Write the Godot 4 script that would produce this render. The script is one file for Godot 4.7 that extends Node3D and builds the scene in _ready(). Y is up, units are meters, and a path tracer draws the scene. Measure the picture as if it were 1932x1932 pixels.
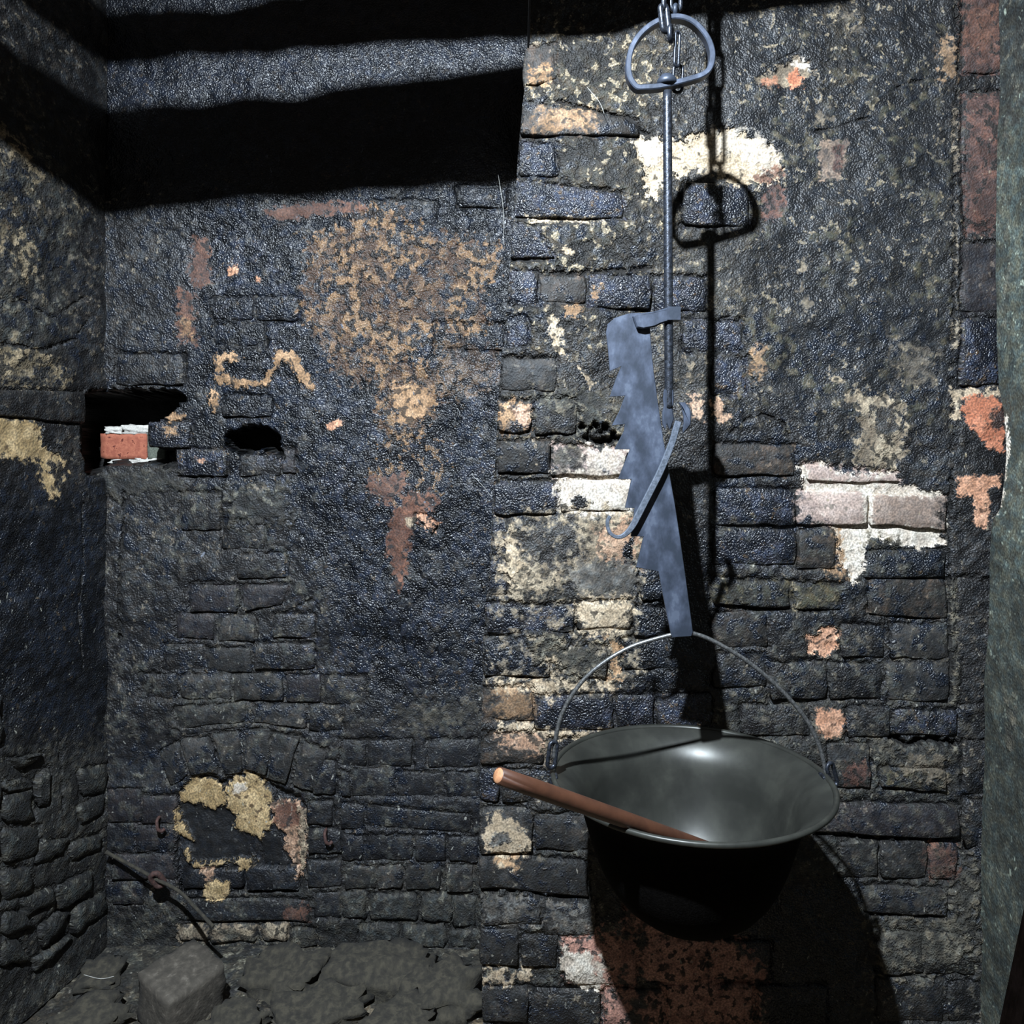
extends Node3D
# A sooted brick hearth: a projecting pier at the right, a recess at the left, a saw-toothed pot hook
# on a chain with a pot, lit by one lamp above whose light is cut by two crooked smoke beams.
# Walls are described in millimetres: u to the right along the wall, d down from its top.

const TILE := 1024

class Wall:
	var w: int
	var h: int
	var s: float          # texels per millimetre
	var uw: float         # width and height, millimetres
	var vh: float
	var col := PackedByteArray()
	var macro := PackedFloat32Array()   # large relief, millimetres
	var grit := PackedFloat32Array()    # fine relief, millimetres
	var rgh := PackedByteArray()
	var bricks: Array = []
	var seed_at := 0
	var material: StandardMaterial3D
	var wave := .04   # slow unevenness of the whole face
	var edge: Array = []   # left outline as u, d pairs, where it is not straight
	func _init(width: float, height: float, scale: float, from: int) -> void:
		uw = width
		vh = height
		s = scale
		w = int(width * scale)
		h = int(height * scale)
		col.resize(w * h * 3)
		macro.resize(w * h)
		grit.resize(w * h)
		rgh.resize(w * h)
		seed_at = from
	func left_at(d: float) -> float:
		if edge.is_empty():
			return 0.0
		for i in range(2, edge.size(), 2):
			if d <= edge[i + 1]:
				var t: float = (d - edge[i - 1]) / (edge[i + 1] - edge[i - 1])
				return lerpf(edge[i - 2], edge[i], clampf(t, 0.0, 1.0))
		return edge[edge.size() - 2]

# class: dark tone, light tone, fleck tone (sRGB), share of flecks, grit mm, lumps mm, roughness
var CLS := {
	"tar": [.036, .045, .060, .098, .115, .146, .30, .25, .19, .03, 1.15, 2.5, .33],
	"tar2": [.05, .055, .065, .075, .08, .09, .3, .3, .3, .01, .25, 1.5, .6],
	"blueb": [.07, .08, .105, .19, .205, .25, .32, .26, .20, .06, 1.1, 1.2, .32],
	"soot": [.06, .06, .065, .165, .165, .165, .40, .37, .32, .06, .8, 2.5, .55],
	"soot2": [.06, .065, .08, .135, .14, .15, .42, .42, .40, .02, .5, 1.8, .55],
	"speck": [.05, .055, .065, .12, .124, .13, .46, .42, .35, .08, .6, 1.2, .5],
	"mottle": [.07, .066, .058, .21, .195, .16, .56, .51, .42, .16, 1.0, 3.5, .7],
	"cream": [.56, .50, .415, .67, .61, .52, .20, .18, .15, .07, .4, 2.0, .9],
	"cream2": [.375, .335, .28, .565, .515, .435, .13, .12, .10, .18, .6, 3.0, .9],
	"white": [.62, .58, .53, .71, .68, .63, .38, .35, .31, .03, .3, 2.0, .9],
	"tanst": [.24, .185, .15, .46, .365, .27, .05, .05, .055, .30, 1.2, 3.0, .5],
	"tanst2": [.05, .055, .07, .11, .115, .135, .50, .39, .28, .22, 1.3, 3.0, .32],
	"tanb": [.46, .36, .26, .62, .50, .38, .18, .15, .12, .16, .5, 2.0, .85],
	"rustb": [.28, .19, .155, .38, .27, .22, .10, .09, .09, .16, .5, 2.0, .8],
	"orange": [.54, .33, .24, .64, .42, .32, .25, .18, .15, .08, .4, 2.0, .85],
	"orange2": [.60, .44, .345, .70, .54, .44, .25, .18, .14, .06, .25, 2.5, .85],
	"peach": [.58, .47, .385, .66, .55, .47, .33, .25, .2, .06, .4, 2.0, .9],
	"peach2": [.52, .41, .33, .66, .55, .46, .2, .17, .14, .16, .5, 2.0, .85],
	"redb": [.21, .15, .135, .335, .24, .21, .09, .085, .08, .20, .5, 1.5, .75],
	"redclean": [.48, .345, .305, .60, .455, .40, .07, .06, .06, .13, .4, 1.5, .85],
	"pinkw": [.51, .445, .415, .60, .53, .495, .34, .31, .28, .05, .25, 1.0, .85],
	"pinkw2": [.41, .355, .32, .48, .42, .38, .24, .22, .20, .04, .2, 1.0, .8],
	"pinkd": [.32, .28, .25, .44, .38, .33, .2, .18, .17, .10, .3, 1.0, .8],
	"greyb": [.09, .09, .09, .195, .19, .185, .42, .40, .36, .04, .4, 1.5, .7],
	"greylight": [.23, .225, .215, .37, .36, .34, .13, .125, .12, .12, .45, 2.0, .8],
	"greylight2": [.13, .135, .13, .25, .255, .24, .08, .08, .08, .18, .7, 3.0, .75],
	"brownb": [.10, .09, .08, .22, .19, .165, .36, .31, .26, .05, .4, 1.5, .7],
	"purp": [.095, .09, .105, .175, .165, .17, .40, .36, .32, .04, .4, 1.5, .62],
	"olive": [.11, .105, .085, .26, .245, .18, .44, .40, .32, .10, .6, 2.0, .75],
	"sootsmear": [.08, .075, .07, .20, .185, .17, .50, .45, .38, .12, .35, 1.5, .7],
	"ash": [.09, .09, .085, .21, .21, .19, .42, .41, .36, .09, .9, 4.0, .8],
	"ash2": [.18, .175, .155, .39, .37, .32, .09, .09, .085, .20, 1.0, 4.5, .9],
	"ochre": [.49, .415, .29, .61, .53, .395, .24, .19, .13, .06, .3, 1.5, .9],
	"ochre2": [.30, .265, .20, .52, .465, .37, .08, .075, .065, .36, .8, 3.5, .9],
	"stone": [.095, .10, .10, .215, .22, .205, .38, .38, .35, .05, .7, 3.0, .7],
	"joint": [.05, .05, .055, .125, .125, .12, .30, .27, .22, .07, .9, 2.0, .75],
	"jointdust": [.12, .12, .115, .27, .265, .245, .36, .35, .32, .08, .8, 2.0, .85],
	"hole": [.04, .04, .04, .06, .055, .05, .1, .09, .08, .03, .6, 3.0, .9],
	"dirt": [.12, .11, .09, .25, .23, .185, .46, .44, .38, .06, 1.0, 5.0, .9],
	"dirt2": [.26, .22, .165, .46, .40, .31, .14, .12, .1, .15, 1.0, 5.0, .9],
	"paint": [.20, .215, .20, .285, .305, .28, .50, .53, .48, .03, .2, .6, .5],
}
var n_fine := PackedByteArray()
var n_mid := PackedByteArray()
var n_big := PackedByteArray()
var n_fleck := PackedByteArray()
var n_jag := PackedByteArray()
var rng := RandomNumberGenerator.new()
var pier: Wall
var back: Wall
var left: Wall
var ground: Wall
var jamb: Wall


func _ready() -> void:
	# ---- camera, air, light ----
	var cam := Camera3D.new()
	cam.name = "camera"
	cam.projection = Camera3D.PROJECTION_FRUSTUM
	cam.near = 0.1
	cam.far = 30.0
	cam.size = 2.0 * 966.0 / 1450.0 * 0.1
	cam.frustum_offset = Vector2(0, -116.0 / 1450.0 * 0.1)
	cam.position = Vector3(0, 1.2, 0)
	cam.current = true
	add_child(cam)
	var env := Environment.new()
	env.background_mode = Environment.BG_COLOR
	env.background_color = Color(.27, .258, .25)
	env.tonemap_mode = Environment.TONE_MAPPER_LINEAR
	env.tonemap_exposure = 1.0
	env.sdfgi_enabled = true
	env.ssao_enabled = true
	env.ssil_enabled = true
	var we := WorldEnvironment.new()
	we.name = "world_environment"
	we.environment = env
	add_child(we)
	work_lamp(Vector3(-.36, 2.47, 0.0), Vector3(.35, .35, -1.5), 19.0)

	# ---- walls and floor ----
	make_noise()
	pier = Wall.new(1130, 2200, .93, 11)
	pier.edge = [123, 0, 120, 225, 107, 337, 97, 443, 90, 560, 84, 640, 74, 747, 66, 824, 61, 894, 54, 1027, 49, 1094, 44, 1227, 36, 1287, 31, 1427, 26, 1591, 24, 1750, 28, 1900, 31, 2075, 32, 2200]
	back = Wall.new(1360, 2350, .80, 5003)
	left = Wall.new(980, 2350, .80, 9001)
	ground = Wall.new(2550, 1650, .50, 777)
	jamb = Wall.new(700, 2300, .80, 333)
	jamb.wave = .012
	jamb.edge = [68.2, 92.1, 65.2, 282.3, 63.6, 416.3, 56, 703, 56, 857.9, 62.1, 984.3, 77.2, 1033.2, 84.6, 1100, 77.2, 1162, 66.7, 1205.7, 45.2, 1231.7, 37.3, 1306, 31, 1425.2, 21.4, 1536.5, 16.5, 1747.1, 10, 1950, 5.1, 2185.7, 1.8, 2558.2]
	var jobs := []
	for f in [paint_pier, paint_back, paint_left, paint_ground, paint_jamb]:
		jobs.append(WorkerThreadPool.add_task(f, true))
	for j in jobs:
		WorkerThreadPool.wait_for_task_completion(j)
	for k in [pier, back, left, ground, jamb]:
		finish_material(k)
	wall_node(back, "wall_back", "sooty back wall of the hearth recess with brown scorched patch and blocked arch", Transform3D(Basis(), Vector3(-1.25, 0, -1.85)), 240, 400, .26)
	wall_node(pier, "wall_right", "projecting brick pier with flaking plaster and white patches behind the pot", Transform3D(Basis(), Vector3(-.086, 0, -1.45)), 240, 460, .46)
	var u := Vector3(.2123, 0, -.9772)
	wall_node(left, "wall_left", "left side wall of the hearth with ochre plaster above rough dark stones", Transform3D(Basis(u, Vector3.UP, u.cross(Vector3.UP)), Vector3(-.977, 0, -1.85) - u * .98), 180, 400, .2)
	var fl := wall_node(ground, "floor", "rubble strewn hearth floor of grey brown dirt", Transform3D(Basis(Vector3.RIGHT, Vector3(0, 0, -1), Vector3.UP), Vector3(-1.25, 0, -.3)), 250, 160, .12)
	fl.set_meta("category", "floor")
	wall_node(jamb, "wall_side", "grey green painted side wall with a broken plaster edge at the right", Transform3D(Basis(Vector3(0, 0, 1), Vector3.UP, Vector3(-1, 0, 0)), Vector3(.885, 0, -1.46)), 120, 300, .1)
	hole_bricks()
	smoke_beams()
	# ---- things ----
	trammel()
	chain()
	pot()
	spoon()
	small_things()


# ------------------------------------------------------------------ helpers for nodes
func add(o: Node3D, called: String, parent: Node = self) -> Node3D:
	var n := called
	var i := 1
	while parent.has_node(NodePath(n)):
		n = "%s_%03d" % [called, i]
		i += 1
	o.name = n
	parent.add_child(o)
	return o


func part(called: String, m: Mesh, mat: Material, parent: Node = self) -> MeshInstance3D:
	var o := MeshInstance3D.new()
	o.mesh = m
	o.material_override = mat
	o.cast_shadow = GeometryInstance3D.SHADOW_CASTING_SETTING_ON
	add(o, called, parent)
	return o


func tag(o: Node, label: String, category: String, group := "", kind := "") -> void:
	o.set_meta("label", label)
	o.set_meta("category", category)
	if group:
		o.set_meta("group", group)
	if kind:
		o.set_meta("kind", kind)


func thing(called: String, at: Vector3, label: String, category: String, group := "") -> Node3D:
	var o := Node3D.new()
	o.position = at
	add(o, called)
	tag(o, label, category, group)
	return o


# ------------------------------------------------------------------ noise and paint
func equalised(im: Image) -> PackedByteArray:
	var a := im.get_data()
	var count := PackedInt32Array()
	count.resize(256)
	for v in a:
		count[v] += 1
	var table := PackedByteArray()
	table.resize(256)
	var sum := 0
	for v in 256:
		table[v] = clampi(int(255.0 * (sum + count[v] * .5) / a.size()), 0, 255)
		sum += count[v]
	for i in a.size():
		a[i] = table[a[i]]
	return a


func noise(s: int, freq: float, octaves: int, kind := FastNoiseLite.TYPE_SIMPLEX_SMOOTH) -> PackedByteArray:
	var n := FastNoiseLite.new()
	n.noise_type = kind
	n.seed = s
	n.frequency = freq
	n.fractal_type = FastNoiseLite.FRACTAL_FBM
	n.fractal_octaves = octaves
	n.fractal_gain = .55
	return equalised(n.get_seamless_image(TILE, TILE, false, false, .1))


func make_noise() -> void:
	rng.seed = 7
	n_fine = noise(3, .22, 3)
	n_mid = noise(4, .03, 5)
	n_big = noise(5, .008, 4)
	n_fleck = noise(6, .045, 3)
	n_jag = noise(8, .05, 5)


# signed distance to a closed outline (inside positive), or to a line of half width r
func distance_to(pts: PackedVector2Array, closed: bool, r: float, x: float, y: float) -> float:
	var n := pts.size()
	var best := 1e12
	var inside := false
	var a := pts[n - 1]
	for i in n:
		var b := pts[i]
		if closed or i > 0:
			var ex := b.x - a.x
			var ey := b.y - a.y
			var px := x - a.x
			var py := y - a.y
			var t := clampf((px * ex + py * ey) / maxf(ex * ex + ey * ey, 1e-6), 0.0, 1.0)
			var qx := px - ex * t
			var qy := py - ey * t
			best = minf(best, qx * qx + qy * qy)
			if (a.y > y) != (b.y > y) and x < ex * (y - a.y) / ey + a.x:
				inside = not inside
		a = b
	var dist := sqrt(best)
	if not closed:
		return r - dist
	return dist if inside else -dist


func spread(k: Wall, cls: String, op: float, soft: float, rag: float, dz: float, mm: Array, closed: bool, r: float, share := 1.0) -> void:
	var pts := PackedVector2Array()
	for i in range(0, mm.size(), 2):
		pts.append(Vector2(mm[i], mm[i + 1]) * k.s)
	soft = maxf(soft * k.s, .6)
	rag *= k.s
	r *= k.s
	var pad := soft + rag + r + 1.0
	var lo := pts[0]
	var hi := pts[0]
	for p in pts:
		lo = lo.min(p)
		hi = hi.max(p)
	var x0 := maxi(0, int(lo.x - pad))
	var y0 := maxi(0, int(lo.y - pad))
	var x1 := mini(k.w - 1, int(hi.x + pad))
	var y1 := mini(k.h - 1, int(hi.y + pad))
	if x1 <= x0 or y1 <= y0:
		return
	var step := 3 if (x1 - x0) * (y1 - y0) < 30000 else 8
	var gw := (x1 - x0) / step + 2
	var gh := (y1 - y0) / step + 2
	var g := PackedFloat32Array()
	g.resize(gw * gh)
	for j in gh:
		for i in gw:
			g[j * gw + i] = distance_to(pts, closed, r, x0 + i * step, y0 + j * step)
	var c: Array = CLS[cls]
	var ar: float = c[0] * 255
	var ag: float = c[1] * 255
	var ab: float = c[2] * 255
	var br: float = c[3] * 255 - ar
	var bg: float = c[4] * 255 - ag
	var bb: float = c[5] * 255 - ab
	var sr: float = c[6] * 255
	var sg: float = c[7] * 255
	var sb: float = c[8] * 255
	var fleck_from: float = 255.0 * (1.0 - c[9])
	var gritty: float = c[10] / 128.0
	var lumpy: float = c[11] / 128.0
	var ro: float = c[12] * 255
	var rag1 := rag / 128.0
	var tint := .0010 * clampf(1.0 - c[3] * 1.8, .08, 1.0)
	var cluster: float = clampf(c[9] * 2.0, .05, .3)
	var rag2 := minf(rag, 3.0) / 200.0
	k.seed_at += 7919
	var ox := (k.seed_at * 13) % TILE
	var oy := (k.seed_at * 29) % TILE
	var inv := 1.0 / step
	var mask := TILE - 1
	var deep := dz != 0.0
	var dark: bool = c[3] < .35
	var floor_at := 255.0 * (1.0 - share)
	for y in range(y0, y1 + 1):
		var fy := (y - y0) * inv
		var j := int(fy)
		fy -= j
		var row := ((y + oy) & mask) * TILE
		for x in range(x0, x1 + 1):
			var fx := (x - x0) * inv
			var i := int(fx)
			fx -= i
			var q := j * gw + i
			var d := lerpf(lerpf(g[q], g[q + 1], fx), lerpf(g[q + gw], g[q + gw + 1], fx), fy)
			if d < -pad:
				continue
			var n := row + ((x + ox) & mask)
			var fine: int = n_fine[n]
			d += (n_jag[n] - 128) * rag1 + (fine - 128) * rag2
			if share < 1.0:
				d = minf(d, (n_mid[n] * .65 + n_big[n] * .35 - floor_at) * .11)
			if d <= -soft:
				continue
			var a := op if d >= soft else op * (d + soft) / (2.0 * soft)
			var mid: int = n_mid[n]
			var big: int = n_big[n]
			var t := clampf((mid + (big - 128) * .9) / 255.0, 0.0, 1.0)
			t = t * t * (3.0 - 2.0 * t)
			if dark:
				t *= .45 + .55 * t
			var shade := 1.0 + (fine - 128) * .002
			var warm := (n_jag[n] - 128) * tint
			var cr := (ar + br * t) * (1.0 + warm)
			var cg := ag + bg * t
			var cb := (ab + bb * t) * (1.0 - warm)
			var fl := (n_fleck[n] - fleck_from - (128 - big) * cluster) * .10
			if fl > 0.0:
				fl = minf(fl, 1.0) * (.55 + fine * .0018)
				cr += (sr - cr) * fl
				cg += (sg - cg) * fl
				cb += (sb - cb) * fl
			else:
				fl = 0.0
			var at := y * k.w + x
			var at3 := at * 3
			k.col[at3] = clampi(int(k.col[at3] * (1.0 - a) + cr * shade * a), 0, 255)
			k.col[at3 + 1] = clampi(int(k.col[at3 + 1] * (1.0 - a) + cg * shade * a), 0, 255)
			k.col[at3 + 2] = clampi(int(k.col[at3 + 2] * (1.0 - a) + cb * shade * a), 0, 255)
			k.rgh[at] = int(k.rgh[at] * (1.0 - a) + ro * a)
			k.grit[at] = k.grit[at] * (1.0 - a) + ((fine - 128) * gritty + (mid - 128) * lumpy * .35 + (n_fleck[n] - 128) * gritty * .45) * a
			if deep:
				k.macro[at] = k.macro[at] * (1.0 - a) + dz * a


func patch(k: Wall, cls: String, op: float, soft: float, rag: float, dz: float, mm: Array) -> void:
	spread(k, cls, op, soft, rag, dz, mm, true, 0.0)


# the same matter in scattered patches that cover a share of the outline
func blotch(k: Wall, cls: String, op: float, share: float, mm: Array) -> void:
	spread(k, cls, op, 4.0, 20.0, 0.0, mm, true, 0.0, share)


# pale ash specks and short fibres stuck to the soot, also painted lamp glints, counted out over a rectangle
func sprinkle(k: Wall, count: int, tone: Color, u0: float, d0: float, u1: float, d1: float, from: int) -> void:
	var r := RandomNumberGenerator.new()
	r.seed = from
	for i in count:
		var x := r.randf_range(u0, u1) * k.s
		var y := r.randf_range(d0, d1) * k.s
		var run := 1 if r.randf() > .12 else r.randi_range(3, 9)
		var size := r.randf_range(.6, 1.5) if r.randf() > .06 else r.randf_range(1.5, 3.0)
		var a := r.randf_range(.35, .9)
		var ang := r.randf_range(-2.2, -.9)
		for t in run:
			var cx := x + cos(ang) * t
			var cy := y + sin(ang) * t
			for yy in range(int(cy - size), int(cy + size) + 1):
				for xx in range(int(cx - size), int(cx + size) + 1):
					var d := Vector2(xx - cx, yy - cy).length()
					if d > size * .8 or xx < 0 or yy < 0 or xx >= k.w or yy >= k.h:
						continue
					var at := (yy * k.w + xx) * 3
					k.col[at] = int(lerpf(k.col[at], tone.r * 255, a))
					k.col[at + 1] = int(lerpf(k.col[at + 1], tone.g * 255, a))
					k.col[at + 2] = int(lerpf(k.col[at + 2], tone.b * 255, a))


func crack(k: Wall, width: float, dz: float, mm: Array) -> void:
	spread(k, "hole", .9, 1.2, width * .6, dz, mm, false, width * .5)


# a brick or stone: its bed in the wall is cut back and its face coloured; its body is built later from the outline kept here
func lay(k: Wall, cls: String, proud: float, mm: Array) -> void:
	var mid := Vector2.ZERO
	for i in range(0, mm.size(), 2):
		mid += Vector2(mm[i], mm[i + 1]) / (mm.size() / 2)
	var wide := []
	for i in range(0, mm.size(), 2):
		var v := Vector2(mm[i], mm[i + 1]) - mid
		var out := mid + v + Vector2(signf(v.x), signf(v.y)) * 4.0
		wide.append_array([out.x, out.y])
	spread(k, "jointdust" if cls == "greyb" and k == back else "joint", .7, 3.0, 4.0, -5.0, wide, true, 0.0)
	spread(k, cls, .9, 3.5, 9.0, 0.0, mm, true, 0.0)
	k.bricks.append([cls, proud, mm])


func whole(k: Wall, cls: String) -> void:
	spread(k, cls, 1.0, 1.0, 0.0, .01, [-20, -20, k.uw + 20, -20, k.uw + 20, k.vh + 20, -20, k.vh + 20], true, 0.0)


func paint_pier() -> void:
	whole(pier, "soot")
	patch(pier,"speck",1,40,60,0,[450,0,920,0,920,930,450,930])
	patch(pier,"mottle",1,20,50,0,[105,210,380,210,380,710,320,790,80,790,80,550])
	patch(pier,"mottle",0.95,20,40,0,[60,885,335,885,370,1210,350,1440,50,1450])
	patch(pier,"mottle",0.6,25,60,0,[380,480,540,570,580,790,500,910,320,910,350,650])
	patch(pier,"ash",0.8,40,60,0,[450,1400,920,1400,990,2050,990,2200,320,2200,450,1850])
	patch(pier,"ash",0.8,30,50,0,[20,1650,250,1640,320,2200,10,2200])
	patch(pier,"soot",0.8,30,40,0,[460,1040,780,1050,910,1200,910,1440,470,1440])
	patch(pier,"tar",0.9,25,30,0,[330,1220,460,1150,480,1450,310,1480])
	lay(pier,"brownb",4,[110,242,166,236,170,300,108,308])
	lay(pier,"brownb",6,[105,343,317,372,327,406,103,404])
	lay(pier,"blueb",4,[102,418,166,422,172,480,99,480])
	lay(pier,"blueb",7,[94,492,292,516,296,563,90,558])
	lay(pier,"blueb",5,[86,570,132,575,166,638,83,638])
	lay(pier,"blueb",3,[81,662,134,662,134,725,81,725])
	lay(pier,"brownb",1,[138,670,224,670,224,722,138,722])
	lay(pier,"blueb",6,[229,670,347,670,347,732,229,732])
	lay(pier,"blueb",4,[354,672,450,672,450,738,354,738])
	lay(pier,"blueb",3,[74,748,116,748,116,802,74,802])
	lay(pier,"greyb",3,[68,826,168,826,168,888,68,888])
	lay(pier,"tanb",4,[61,906,122,906,122,965,61,965])
	lay(pier,"soot",2,[130,902,206,902,206,968,130,968])
	lay(pier,"sootsmear",4,[61,983,157,982,158,1042,58,1042])
	lay(pier,"pinkw",4,[162,988,304,998,296,1046,161,1047])
	lay(pier,"blueb",2,[52,1058,168,1058,168,1120,52,1120])
	lay(pier,"pinkw",3,[180,1056,312,1056,306,1112,180,1114])
	lay(pier,"blueb",1,[48,1128,78,1128,78,1200,48,1200])
	lay(pier,"blueb",2,[46,1208,76,1208,76,1272,46,1272])
	lay(pier,"tar",4,[329,1224,376,1224,376,1282,329,1282])
	lay(pier,"blueb",3,[37,1288,100,1288,100,1344,37,1344])
	lay(pier,"blueb",2,[106,1290,204,1290,204,1342,106,1342])
	lay(pier,"cream2",3,[210,1284,312,1284,312,1338,210,1338])
	lay(pier,"tar",4,[33,1352,154,1352,154,1425,33,1425])
	lay(pier,"greyb",3,[168,1372,266,1372,266,1430,168,1430])
	lay(pier,"tar",3,[316,1296,376,1296,376,1350,316,1350])
	lay(pier,"tar",3,[296,1356,378,1356,378,1412,296,1412])
	lay(pier,"brownb",3,[30,1448,124,1448,124,1508,30,1508])
	lay(pier,"blueb",6,[128,1463,277,1463,277,1525,128,1525])
	lay(pier,"blueb",3,[283,1462,352,1462,352,1522,283,1522])
	lay(pier,"blueb",3,[360,1460,460,1460,460,1520,360,1520])
	lay(pier,"brownb",3,[28,1532,144,1532,144,1590,28,1590])
	lay(pier,"soot",2,[150,1542,240,1542,240,1590,150,1590])
	lay(pier,"blueb",2,[26,1600,60,1600,60,1662,26,1662])
	lay(pier,"soot",2,[66,1602,160,1602,160,1662,66,1662])
	lay(pier,"greyb",3,[26,1674,124,1674,124,1758,26,1758])
	lay(pier,"greyb",2,[130,1685,232,1685,232,1754,130,1754])
	lay(pier,"greyb",6,[24,1766,226,1774,230,1840,23,1824])
	lay(pier,"greylight",7,[30,1842,140,1842,140,1894,30,1894])
	lay(pier,"greylight",5,[147,1848,242,1848,242,1914,147,1914])
	lay(pier,"greyb",4,[26,1902,96,1902,96,1972,26,1972])
	lay(pier,"soot",1,[104,1910,170,1910,170,1972,104,1972])
	lay(pier,"redclean",3,[184,1922,320,1922,320,2006,184,2006])
	lay(pier,"redclean",2,[330,1918,450,1918,450,2000,330,2000])
	lay(pier,"redclean",3,[260,2016,370,2016,370,2090,260,2090])
	lay(pier,"redclean",3,[378,2008,540,2008,540,2086,378,2086])
	lay(pier,"redclean",2,[458,1926,572,1926,572,2000,458,2000])
	lay(pier,"greyb",5,[30,2014,114,2014,114,2076,30,2076])
	lay(pier,"soot",3,[124,2018,250,2018,250,2090,124,2090])
	lay(pier,"soot",2,[550,2010,680,2010,680,2085,550,2085])
	lay(pier,"redb",1,[300,1840,440,1840,440,1910,300,1910])
	lay(pier,"soot",2,[450,1840,590,1840,590,1915,450,1915])
	lay(pier,"blueb",4,[410,492,532,500,534,578,408,572])
	lay(pier,"blueb",4,[408,754,462,754,462,814,408,814])
	lay(pier,"blueb",4,[468,756,518,756,518,816,468,816])
	lay(pier,"blueb",3,[461,824,531,824,531,895,461,895])
	lay(pier,"brownb",4,[468,988,617,988,617,1046,468,1046])
	lay(pier,"blueb",4,[470,1072,620,1072,620,1140,470,1140])
	lay(pier,"blueb",3,[465,1148,620,1148,620,1214,465,1214])
	lay(pier,"brownb",7,[627,1150,692,1146,696,1222,623,1222])
	lay(pier,"pinkw",2,[637,1026,810,1042,817,1060,640,1056])
	lay(pier,"pinkw",3,[622,1076,756,1076,756,1140,622,1140])
	lay(pier,"pinkw2",6,[765,1082,904,1086,902,1150,762,1140])
	lay(pier,"tar",5,[754,1190,902,1186,900,1238,750,1240])
	lay(pier,"olive",4,[465,1240,610,1248,610,1296,462,1290])
	lay(pier,"olive",3,[618,1250,704,1250,704,1300,618,1300])
	lay(pier,"brownb",5,[760,1242,904,1244,906,1316,758,1310])
	lay(pier,"brownb",5,[463,1306,566,1306,566,1370,463,1370])
	lay(pier,"soot",2,[710,1330,788,1330,788,1388,710,1388])
	lay(pier,"greyb",6,[800,1328,906,1328,906,1392,800,1392])
	lay(pier,"greyb",6,[792,1400,908,1400,908,1472,792,1472])
	lay(pier,"soot",2,[470,1382,565,1382,565,1446,470,1446])
	lay(pier,"soot",3,[572,1400,680,1400,680,1468,572,1468])
	lay(pier,"soot",2,[686,1402,784,1402,784,1470,686,1470])
	lay(pier,"blueb",5,[806,1488,926,1492,924,1536,804,1534])
	lay(pier,"soot",2,[520,1480,646,1480,646,1536,520,1536])
	lay(pier,"soot",3,[718,1484,798,1484,798,1540,718,1540])
	lay(pier,"greyb",4,[680,1554,760,1552,762,1636,684,1636])
	lay(pier,"olive",6,[782,1598,904,1602,906,1644,780,1634])
	lay(pier,"purp",6,[650,1664,926,1670,928,1728,656,1722])
	lay(pier,"greyb",5,[706,1738,776,1738,776,1804,706,1804])
	lay(pier,"greyb",4,[782,1738,868,1738,868,1806,782,1806])
	lay(pier,"rustb",2,[874,1742,926,1742,926,1810,874,1810])
	lay(pier,"greyb",6,[742,1820,906,1826,904,1876,750,1870])
	lay(pier,"soot",4,[775,1996,900,1996,900,2076,775,2076])
	lay(pier,"soot",3,[906,2000,970,2000,970,2076,906,2076])
	lay(pier,"ash",4,[780,1910,860,1910,860,1986,780,1986])
	lay(pier,"ash",5,[868,1906,958,1906,958,1986,868,1986])
	lay(pier,"redb",-2,[932,130,1012,130,1012,286,932,286])
	lay(pier,"redb",-1,[940,324,1012,324,1012,592,940,592])
	lay(pier,"purp",-2,[934,608,1012,608,1012,738,934,738])
	lay(pier,"blueb",-2,[934,750,1012,750,1012,876,934,876])
	lay(pier,"soot",-2,[926,1240,1012,1240,1012,1310,926,1310])
	lay(pier,"soot",-2,[926,1316,1012,1316,1012,1400,926,1400])
	lay(pier,"soot",-2,[932,1408,1012,1408,1012,1480,932,1480])
	lay(pier,"soot",-3,[940,1550,1012,1550,1012,1650,940,1650])
	lay(pier,"soot",-3,[940,1660,1012,1660,1012,1750,940,1750])
	blotch(pier,"tar",0.9,0.34,[460,730,920,730,920,1480,460,1480])
	blotch(pier,"ash",0.7,0.26,[460,1130,920,1130,920,2050,680,2050,460,1550])
	blotch(pier,"tar",0.85,0.25,[680,1480,1000,1480,1000,2082,760,2082])
	blotch(pier,"tar",0.9,0.28,[40,890,360,890,380,1450,30,1450])
	blotch(pier,"ash2",0.75,0.2,[460,1350,920,1350,970,2082,760,2082])
	blotch(pier,"tar",0.85,0.3,[25,1550,180,1550,250,2082,25,2082])
	blotch(pier,"tar",0.9,0.25,[100,330,380,330,380,810,70,810])
	blotch(pier,"olive",0.7,0.2,[520,190,920,190,920,950,520,950])
	blotch(pier,"tar",0.7,0.18,[620,350,920,250,920,910,600,910])
	patch(pier,"cream",1,2,7,-3,[312,414,335,407,410,412,465,392,532,400,540,412,570,418,590,458,602,482,560,496,520,500,420,488,382,472,370,495,362,525,342,521,333,468])
	patch(pier,"white",0.8,6,14,-1,[320,412,380,412,370,450,335,460])
	patch(pier,"white",0.7,6,14,-1,[470,396,535,402,580,430,590,475,560,480,520,440,460,435])
	patch(pier,"soot",0.9,3,9,0,[420,468,465,472,510,495,460,502,410,495])
	patch(pier,"tanb",0.9,3,8,0,[118,277,156,275,160,306,120,310])
	patch(pier,"tanb",0.8,8,10,0,[140,353,242,356,240,398,120,396])
	patch(pier,"cream",0.9,2,4,0,[110,558,260,562,260,568,120,568])
	patch(pier,"cream",0.9,2,5,1,[166,612,180,610,200,626,198,630])
	patch(pier,"cream",0.95,2,7,0,[156,750,172,746,180,790,186,818,176,822,160,790])
	patch(pier,"tanb",0.9,2,8,0,[186,726,214,724,216,748,190,750])
	patch(pier,"tanb",0.9,2,5,0,[240,690,254,688,250,710,238,710])
	patch(pier,"cream",0.85,2,6,0,[210,840,224,850,244,870,236,882,220,860])
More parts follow.
